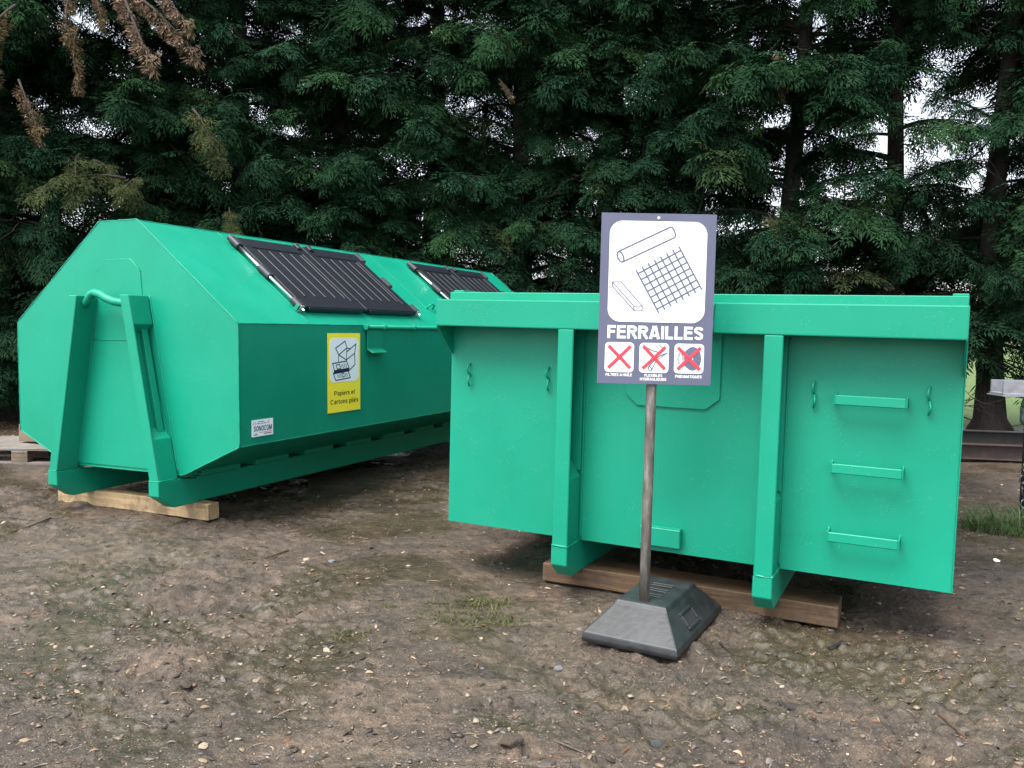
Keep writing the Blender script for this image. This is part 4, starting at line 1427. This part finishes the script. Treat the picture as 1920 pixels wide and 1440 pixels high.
# ================================================================== grey channel on a post with chain, right edge
def stand():
    T = thing('metal_stand', 'grey metal channel on a post with plastic film and chain at the right edge', 'stand', (3.84, 6.22, Hs(3.84, 6.22)))
    MB().box((-.045, -.045, 0), (.055, .055, .885)).build('post', 'darkbeam', T, .004)
    MB().box((-.14, -.14, -.01), (.14, .14, .012)).build('foot_plate', 'darkbeam', T, .003)
    x0, x1 = -.305, .75
    mb = MB()
    pr = [(-.10, .0), (.10, .0), (.10, .012), (.084, .012), (.084, .104), (.070, .104), (.070, .014), (-.070, .014), (-.070, .104), (-.084, .104), (-.084, .012), (-.10, .012)]
    mb.prism([(x0 + .012, yy, .893 + zz) for yy, zz in pr], (x1 - x0, 0, 0)).build('channel', 'galvold', T, .0015)
    MB().box((x0, -.108, .884), (x1, .108, .8925)).build('base_flange', 'galvold', T, .0015)
    MB().box((-.10, -.06, .866), (.2, .06, .8835)).build('bracket_plate', 'galvold', T, .002)
    # crumpled film wrapped round the post head
    bm = bmesh.new()
    bmesh.ops.create_icosphere(bm, subdivisions=4, radius=1)
    r = random.Random(5)
    for v in bm.verts:
        c = v.co
        k = 1 + .16 * math.sin(5 * c.x + 4 * c.z) * math.cos(4 * c.y + 5 * c.z) + .07 * math.sin(13 * c.z + 6 * c.x)
        v.co = Vector((c.x * .085 * k - .01, c.y * .085 * k, .775 + c.z * .10 * k - max(0, -c.z) * .05))
    me = bpy.data.meshes.new('plastic_film')
    bm.to_mesh(me); bm.free()
    me.materials.append(MAT['film'])
    link_child(me, 'plastic_film', T)
    mb = MB()
    mb.tube([(-.055, -.06, .72), (-.06, -.07, .55), (-.05, -.06, .42)], [.02, .028, .012], 6).build('film_tail', 'film', T, 0, True)
    # chain hanging on the post
    for k in range(11):
        z = .50 - k * .045
        a = 0 if k % 2 else math.pi / 2
        pts = []
        for q in range(15):
            th = q / 14 * 2 * math.pi
            lx, lz = .017 * math.cos(th), .030 * math.sin(th)
            pts.append((-.085 + lx * math.cos(a) + .012 * math.sin(k), -.055 + lx * math.sin(a), z + lz))
        MB().tube(pts, .0055, 6, False).build('chain_link', 'chain', T, 0, True)
    return T
stand()

# ================================================================== things lying on the ground
def rock_mesh(seed, sub=2, flat=.6, jag=.25):
    bm = bmesh.new()
    bmesh.ops.create_icosphere(bm, subdivisions=sub, radius=1)
    r = random.Random(seed)
    pl = [(Vector((r.gauss(0, 1), r.gauss(0, 1), r.gauss(0, 1))).normalized(), r.uniform(.55, .85)) for _ in range(9)]
    for v in bm.verts:
        for n, d in pl:
            k = v.co.dot(n)
            if k > d:
                v.co -= n * (k - d)
        v.co += Vector((r.uniform(-1, 1), r.uniform(-1, 1), r.uniform(-1, 1))) * .03
        v.co.z *= flat
    me = bpy.data.meshes.new('stone')
    bm.to_mesh(me); bm.free()
    return me

def gp(x, y, z=0.0):
    d = px(x, y, 1.0) - Vector((0, 0, CAMH))
    t = (z - CAMH) / d.z
    p = Vector((0, 0, CAMH)) + d * t
    return p.x, p.y

STONES = [(960, 1405, .040, .72, 'stone_brown', 'pointed brown stone lying in the middle of the foreground'),
          (347, 1292, .034, .45, 'stone_brown', 'flat brown stone in the left foreground'),
          (1232, 1376, .026, .55, 'stone_dark', 'dark slate-grey stone in the foreground below the sign foot'),
          (622, 1050, .030, .5, 'stone_grey', 'pale grey squarish stone between the two containers'),
          (574, 1048, .024, .45, 'stone_cream', 'cream stone just left of the pale grey squarish stone'),
          (612, 1216, .020, .6, 'stone_cream', 'small cream stone left of the dark gravel patch'),
          (1047, 1260, .020, .75, 'stone_grey', 'upright grey stone left of the rubber sign foot'),
          (382, 1400, .017, .6, 'stone_cream', 'small cream stone near the bottom left of the yard'),
          (903, 1192, .013, .6, 'stone_cream', 'small tan stone just below the yellow-green grass patch'),
          (655, 1008, .018, .5, 'stone_brown', 'tan flat stone farthest back between the two containers')]
for i, (sx, sy, s, fl, m, lab) in enumerate(STONES):
    X, Y = gp(sx, sy)
    me = rock_mesh(50 + i, 3, fl)
    me.name = 'stone'
    me.materials.append(MAT[m])
    o = bpy.data.objects.new('stone', me)
    C.objects.link(o)
    o.location = (X, Y, Hs(X, Y) + s * fl * .35)
    o.rotation_euler = (random.uniform(-.2, .2), random.uniform(-.2, .2), random.uniform(0, 6))
    o.scale = (s, s * random.uniform(.65, .9), s)
    tag(o, lab, 'stone', 'loose stones on the muddy yard')
# the pointed one stands up
X, Y = gp(1868, 1050)
o = MB().prism([(-.016, -.01, 0), (.018, -.012, 0), (.010, .020, .004), (-.012, .016, .003)], (0, 0, .010)).build('paper_scrap', 'white', None, .002)
o.location = (X, Y, Hs(X, Y) + .002)
tag(o, 'small white scrap on the ground at the right edge', 'scrap')

# gravel: thousands of small stones
def gravel():
    base = []
    for k in range(5):
        bm = bmesh.new()
        bmesh.ops.create_icosphere(bm, subdivisions=1, radius=1)
        r = random.Random(k)
        vs = np.array([tuple(v.co * r.uniform(.38, 1.40)) for v in bm.verts])
        fs = np.array([[v.index for v in f.verts] for f in bm.faces])
        bm.free()
        # keep 20-face version
        bm = bmesh.new()
        g = bmesh.ops.create_icosphere(bm, subdivisions=1, radius=1)
        bm.verts.index_update()
        base.append((vs, fs))
        bm.free()
    n = 9000
    XY = []
    V, F, T = [], [], []
    off = 0
    tones = np.array([(.36, .27, .19), (.28, .21, .15), (.19, .17, .16), (.12, .112, .108), (.17, .12, .085), (.46, .38, .29), (.10, .08, .06), (.30, .18, .12)])
    cnt = 0
    while cnt < n:
        y = 2.2 + 7.3 * rng.random() ** 1.9
        x = rng.uniform(-.72, .72) * y
        dens = vnoise(np.array([x * .9 + 40]), np.array([y * .9 + 11]))[0] + .5
        near = max(0, 1 - (y - 2.2) / 3.0)
        if rng.random() > dens ** 1.6 * 1.3 + .25 * near:
            continue
        s = .0028 + .0036 * rng.random() + .013 * rng.random() ** 11
        vs, fs = base[int(rng.integers(0, 5))]
        a = rng.uniform(0, 6.28)
        R = np.array([[math.cos(a), -math.sin(a), 0], [math.sin(a), math.cos(a), 0], [0, 0, 1]])
        sc = np.array([s, s * rng.uniform(.45, .95), s * rng.uniform(.28, .55)])
        V.append((vs * sc) @ R.T + np.array([x, y, s * .12]))
        XY.append((x, y, len(vs)))
        F.append(fs + off)
        c = tones[int(rng.choice(8, p=[.24, .17, .13, .08, .14, .09, .08, .07]))] * rng.uniform(.4, .95)
        T.append(np.repeat(c[None], len(vs), 0))
        off += len(vs)
        cnt += 1
    V = np.concatenate(V); F = np.concatenate(F); T = np.concatenate(T)
    XY = np.array(XY)
    V[:, 2] += np.repeat(H(XY[:, 0], XY[:, 1]), XY[:, 2].astype(int))
    me = raw_mesh('gravel', V, F, ['gravel'])
    ca = me.attributes.new('tone', 'FLOAT_COLOR', 'POINT')
    ca.data.foreach_set('color', np.concatenate([T, np.ones((len(T), 1))], 1).astype(np.float32).ravel())
    o = bpy.data.objects.new('gravel', me)
    C.objects.link(o)
    o['kind'] = 'stuff'
    tag(o, 'fine pale and grey gravel scattered over the muddy yard', 'gravel')
gravel()

def litter():
    V, F, T = [], [], []
    off = 0
    for _ in range(9000):
        y = 2.2 + 8.3 * rng.random() ** 1.25
        x = rng.uniform(-.72, .72) * y
        kind = rng.random()
        ln = rng.uniform(.008, .034) if kind < .85 else rng.uniform(.03, .10)
        wd = ln * rng.uniform(.2, .6) if kind < .55 else rng.uniform(.0016, .0035)
        a = rng.normal(.25, .9)
        n = 3
        bend = rng.normal(0, .5)
        pts = []
        for k in range(n + 1):
            t = k / n - .5
            xx = x + math.cos(a + bend * t) * ln * t
            yy = y + math.sin(a + bend * t) * ln * t
            pts.append((xx, yy))
        lift = abs(rng.normal(0, .003))
        nx, ny = -math.sin(a), math.cos(a)
        tl = rng.normal(0, .35)
        for k, (xx, yy) in enumerate(pts):
            w_ = wd * (1 - .7 * abs(k / n - .5) * 2) / 2
            z = .0025 + lift * (1 - abs(k / n - .5))
            V.append((xx + nx * w_, yy + ny * w_, z + w_ * tl)); V.append((xx, yy, z + w_ * .8)); V.append((xx - nx * w_, yy - ny * w_, z - w_ * tl))
        for k in range(n):
            b = off + k * 3
            F += [(b, b + 1, b + 4, b + 3), (b + 1, b + 2, b + 5, b + 4)]
        off += (n + 1) * 3
        u = rng.random()
        c = np.array((.035, .026, .020)) if u < .55 else (np.array((.13, .115, .105)) if u < .76 else (np.array((.26, .19, .12)) if u < .94 else np.array((.15, .065, .03))))
        T += [c * rng.uniform(.7, 1.3)] * ((n + 1) * 3)
    V = np.array(V)
    V[:, 2] += H(V[:, 0], V[:, 1])
    me = raw_mesh('litter', V, np.array(F), ['litter'])
    ca = me.attributes.new('tone', 'FLOAT_COLOR', 'POINT')
    ca.data.foreach_set('color', np.concatenate([np.array(T), np.ones((len(T), 1))], 1).astype(np.float32).ravel())
    o = bpy.data.objects.new('bark_litter', me)
    C.objects.link(o)
    o['kind'] = 'stuff'
    tag(o, 'bits of bark, twigs and dry needles lying over the yard', 'litter')
litter()

# sticks one can pick out
STICKS = [([(1040, 1396), (1090, 1402), (1100, 1408)], .004, 'stone_brown', 'thin twig lying right of the pointed brown stone'),
          ([(1350, 1198), (1362, 1210), (1374, 1222)], .005, 'darkbeam', 'short dark stick right of the rubber sign foot'),
          ([(1460, 1305), (1475, 1316), (1493, 1326)], .006, 'darkbeam', 'bent dark stick below the right end of the brown timber'),
          ([(1762, 1332), (1785, 1348), (1812, 1374)], .005, 'plank_old', 'grey-brown stick in the right foreground'),
          ([(1556, 1210), (1575, 1203), (1590, 1205)], .009, 'darkbeam', 'curved dark bark strip beside the brown timber end'),
          ([(540, 1030), (500, 1042), (455, 1048)], .006, 'plank_old', 'long dark twig between pale timber and grey stone'),
          ([(95, 972), (60, 985), (20, 1000)], .006, 'plank_old', 'long dark twig at the left edge below the pallet')]
for pts, r0, m, lab in STICKS:
    P3 = []
    for a, b in pts:
        X, Y = gp(a, b)
        P3.append((X, Y, Hs(X, Y) + r0 * .8))
    Q = []
    for i in range(len(P3) - 1):
        for k in range(4):
            Q.append(Vector(P3[i]).lerp(Vector(P3[i + 1]), k / 4) + Vector((random.uniform(-1, 1), random.uniform(-1, 1), 0)) * .003)
    Q.append(Vector(P3[-1]))
    o0 = Q[0].copy()
    o = MB().tube([q - o0 for q in Q], [r0 * (1 - .5 * k / len(Q)) for k in range(len(Q))], 6).build('stick', m)
    o.location = o0
    tag(o, lab, 'stick', 'sticks on the ground')

# grass
def tuft(name, label, x, y, rad, n, hmin, hmax, mat, seed, flatten=.0):
    r = np.random.default_rng(seed)
    V, F, T = [], [], []
    off = 0
    for _ in range(n):
        a = r.uniform(0, 6.28); d = rad * math.sqrt(r.random())
        bx, by = x + d * math.cos(a) * 1.5, y + d * math.sin(a)
        h = r.uniform(hmin, hmax)
        az = r.uniform(0, 6.28)
        lean = r.uniform(.6, 2.1) + flatten
        wd = r.uniform(.0022, .0042) * (1.3 if hmax > .15 else 1)
        z0 = Hs(bx, by) - .004
        n_ = 4
        for k in range(n_ + 1):
            t = k / n_
            out = lean * h * t * t
            zz = z0 + h * (t - .42 * lean * t * t)
            w_ = wd * (1 - t * .92)
            px_, py_ = bx + math.cos(az) * out, by + math.sin(az) * out
            V.append((px_ - math.sin(az) * w_ - x, py_ + math.cos(az) * w_ - y, max(zz, z0 + .004))); V.append((px_ + math.sin(az) * w_ - x, py_ - math.cos(az) * w_ - y, max(zz, z0 + .004)))
            T += [t, t]
        for k in range(n_):
            b = off + 2 * k
            F.append((b, b + 1, b + 3, b + 2))
        off += 2 * (n_ + 1)
    me = raw_mesh(name, np.array(V), np.array(F), [mat])
    at = me.attributes.new('tip', 'FLOAT', 'POINT')
    at.data.foreach_set('value', np.array(T, dtype=np.float32))
    o = bpy.data.objects.new(name, me)
    C.objects.link(o)
    o.location = (x, y, 0)
    o['kind'] = 'stuff'
    return tag(o, label, 'grass')
for i, (sx, sy, rad, n, h0, h1, m, lab) in enumerate([
        (900, 1158, .12, 120, .025, .07, 'grass', 'yellow-green grass patch left of the sign foot'),
        (918, 1130, .07, 70, .03, .10, 'grass', 'taller thin grass just behind the yellow-green patch'),
        (850, 1133, .10, 60, .02, .06, 'grass', 'sparse grass left of the yellow-green patch'),
        (657, 1184, .06, 45, .02, .06, 'grass', 'small grass tuft in the open yard left of centre'),
        (735, 1132, .04, 22, .015, .04, 'grass', 'few grass blades between the tuft and the patch'),
        (805, 1150, .05, 30, .015, .04, 'grass', 'thin grass blades beside a dark ring of mud'),
        (960, 1160, .06, 30, .015, .04, 'grass', 'scattered grass blades right of the yellow-green patch'),
        (1900, 995, .22, 420, .10, .34, 'grass_green', 'lush green grass clump at the right edge')]):
    X, Y = gp(sx, sy)
    tuft('grass_tuft', lab, X, Y, rad, n, h0, h1, m, 700 + i)

# ------------------------------------------------------------------ render settings
scene.render.engine = 'CYCLES'
scene.cycles.max_bounces = 5
scene.cycles.diffuse_bounces = 3
scene.cycles.glossy_bounces = 3
scene.cycles.transmission_bounces = 3
scene.render.resolution_x = 1024
scene.render.resolution_y = 768
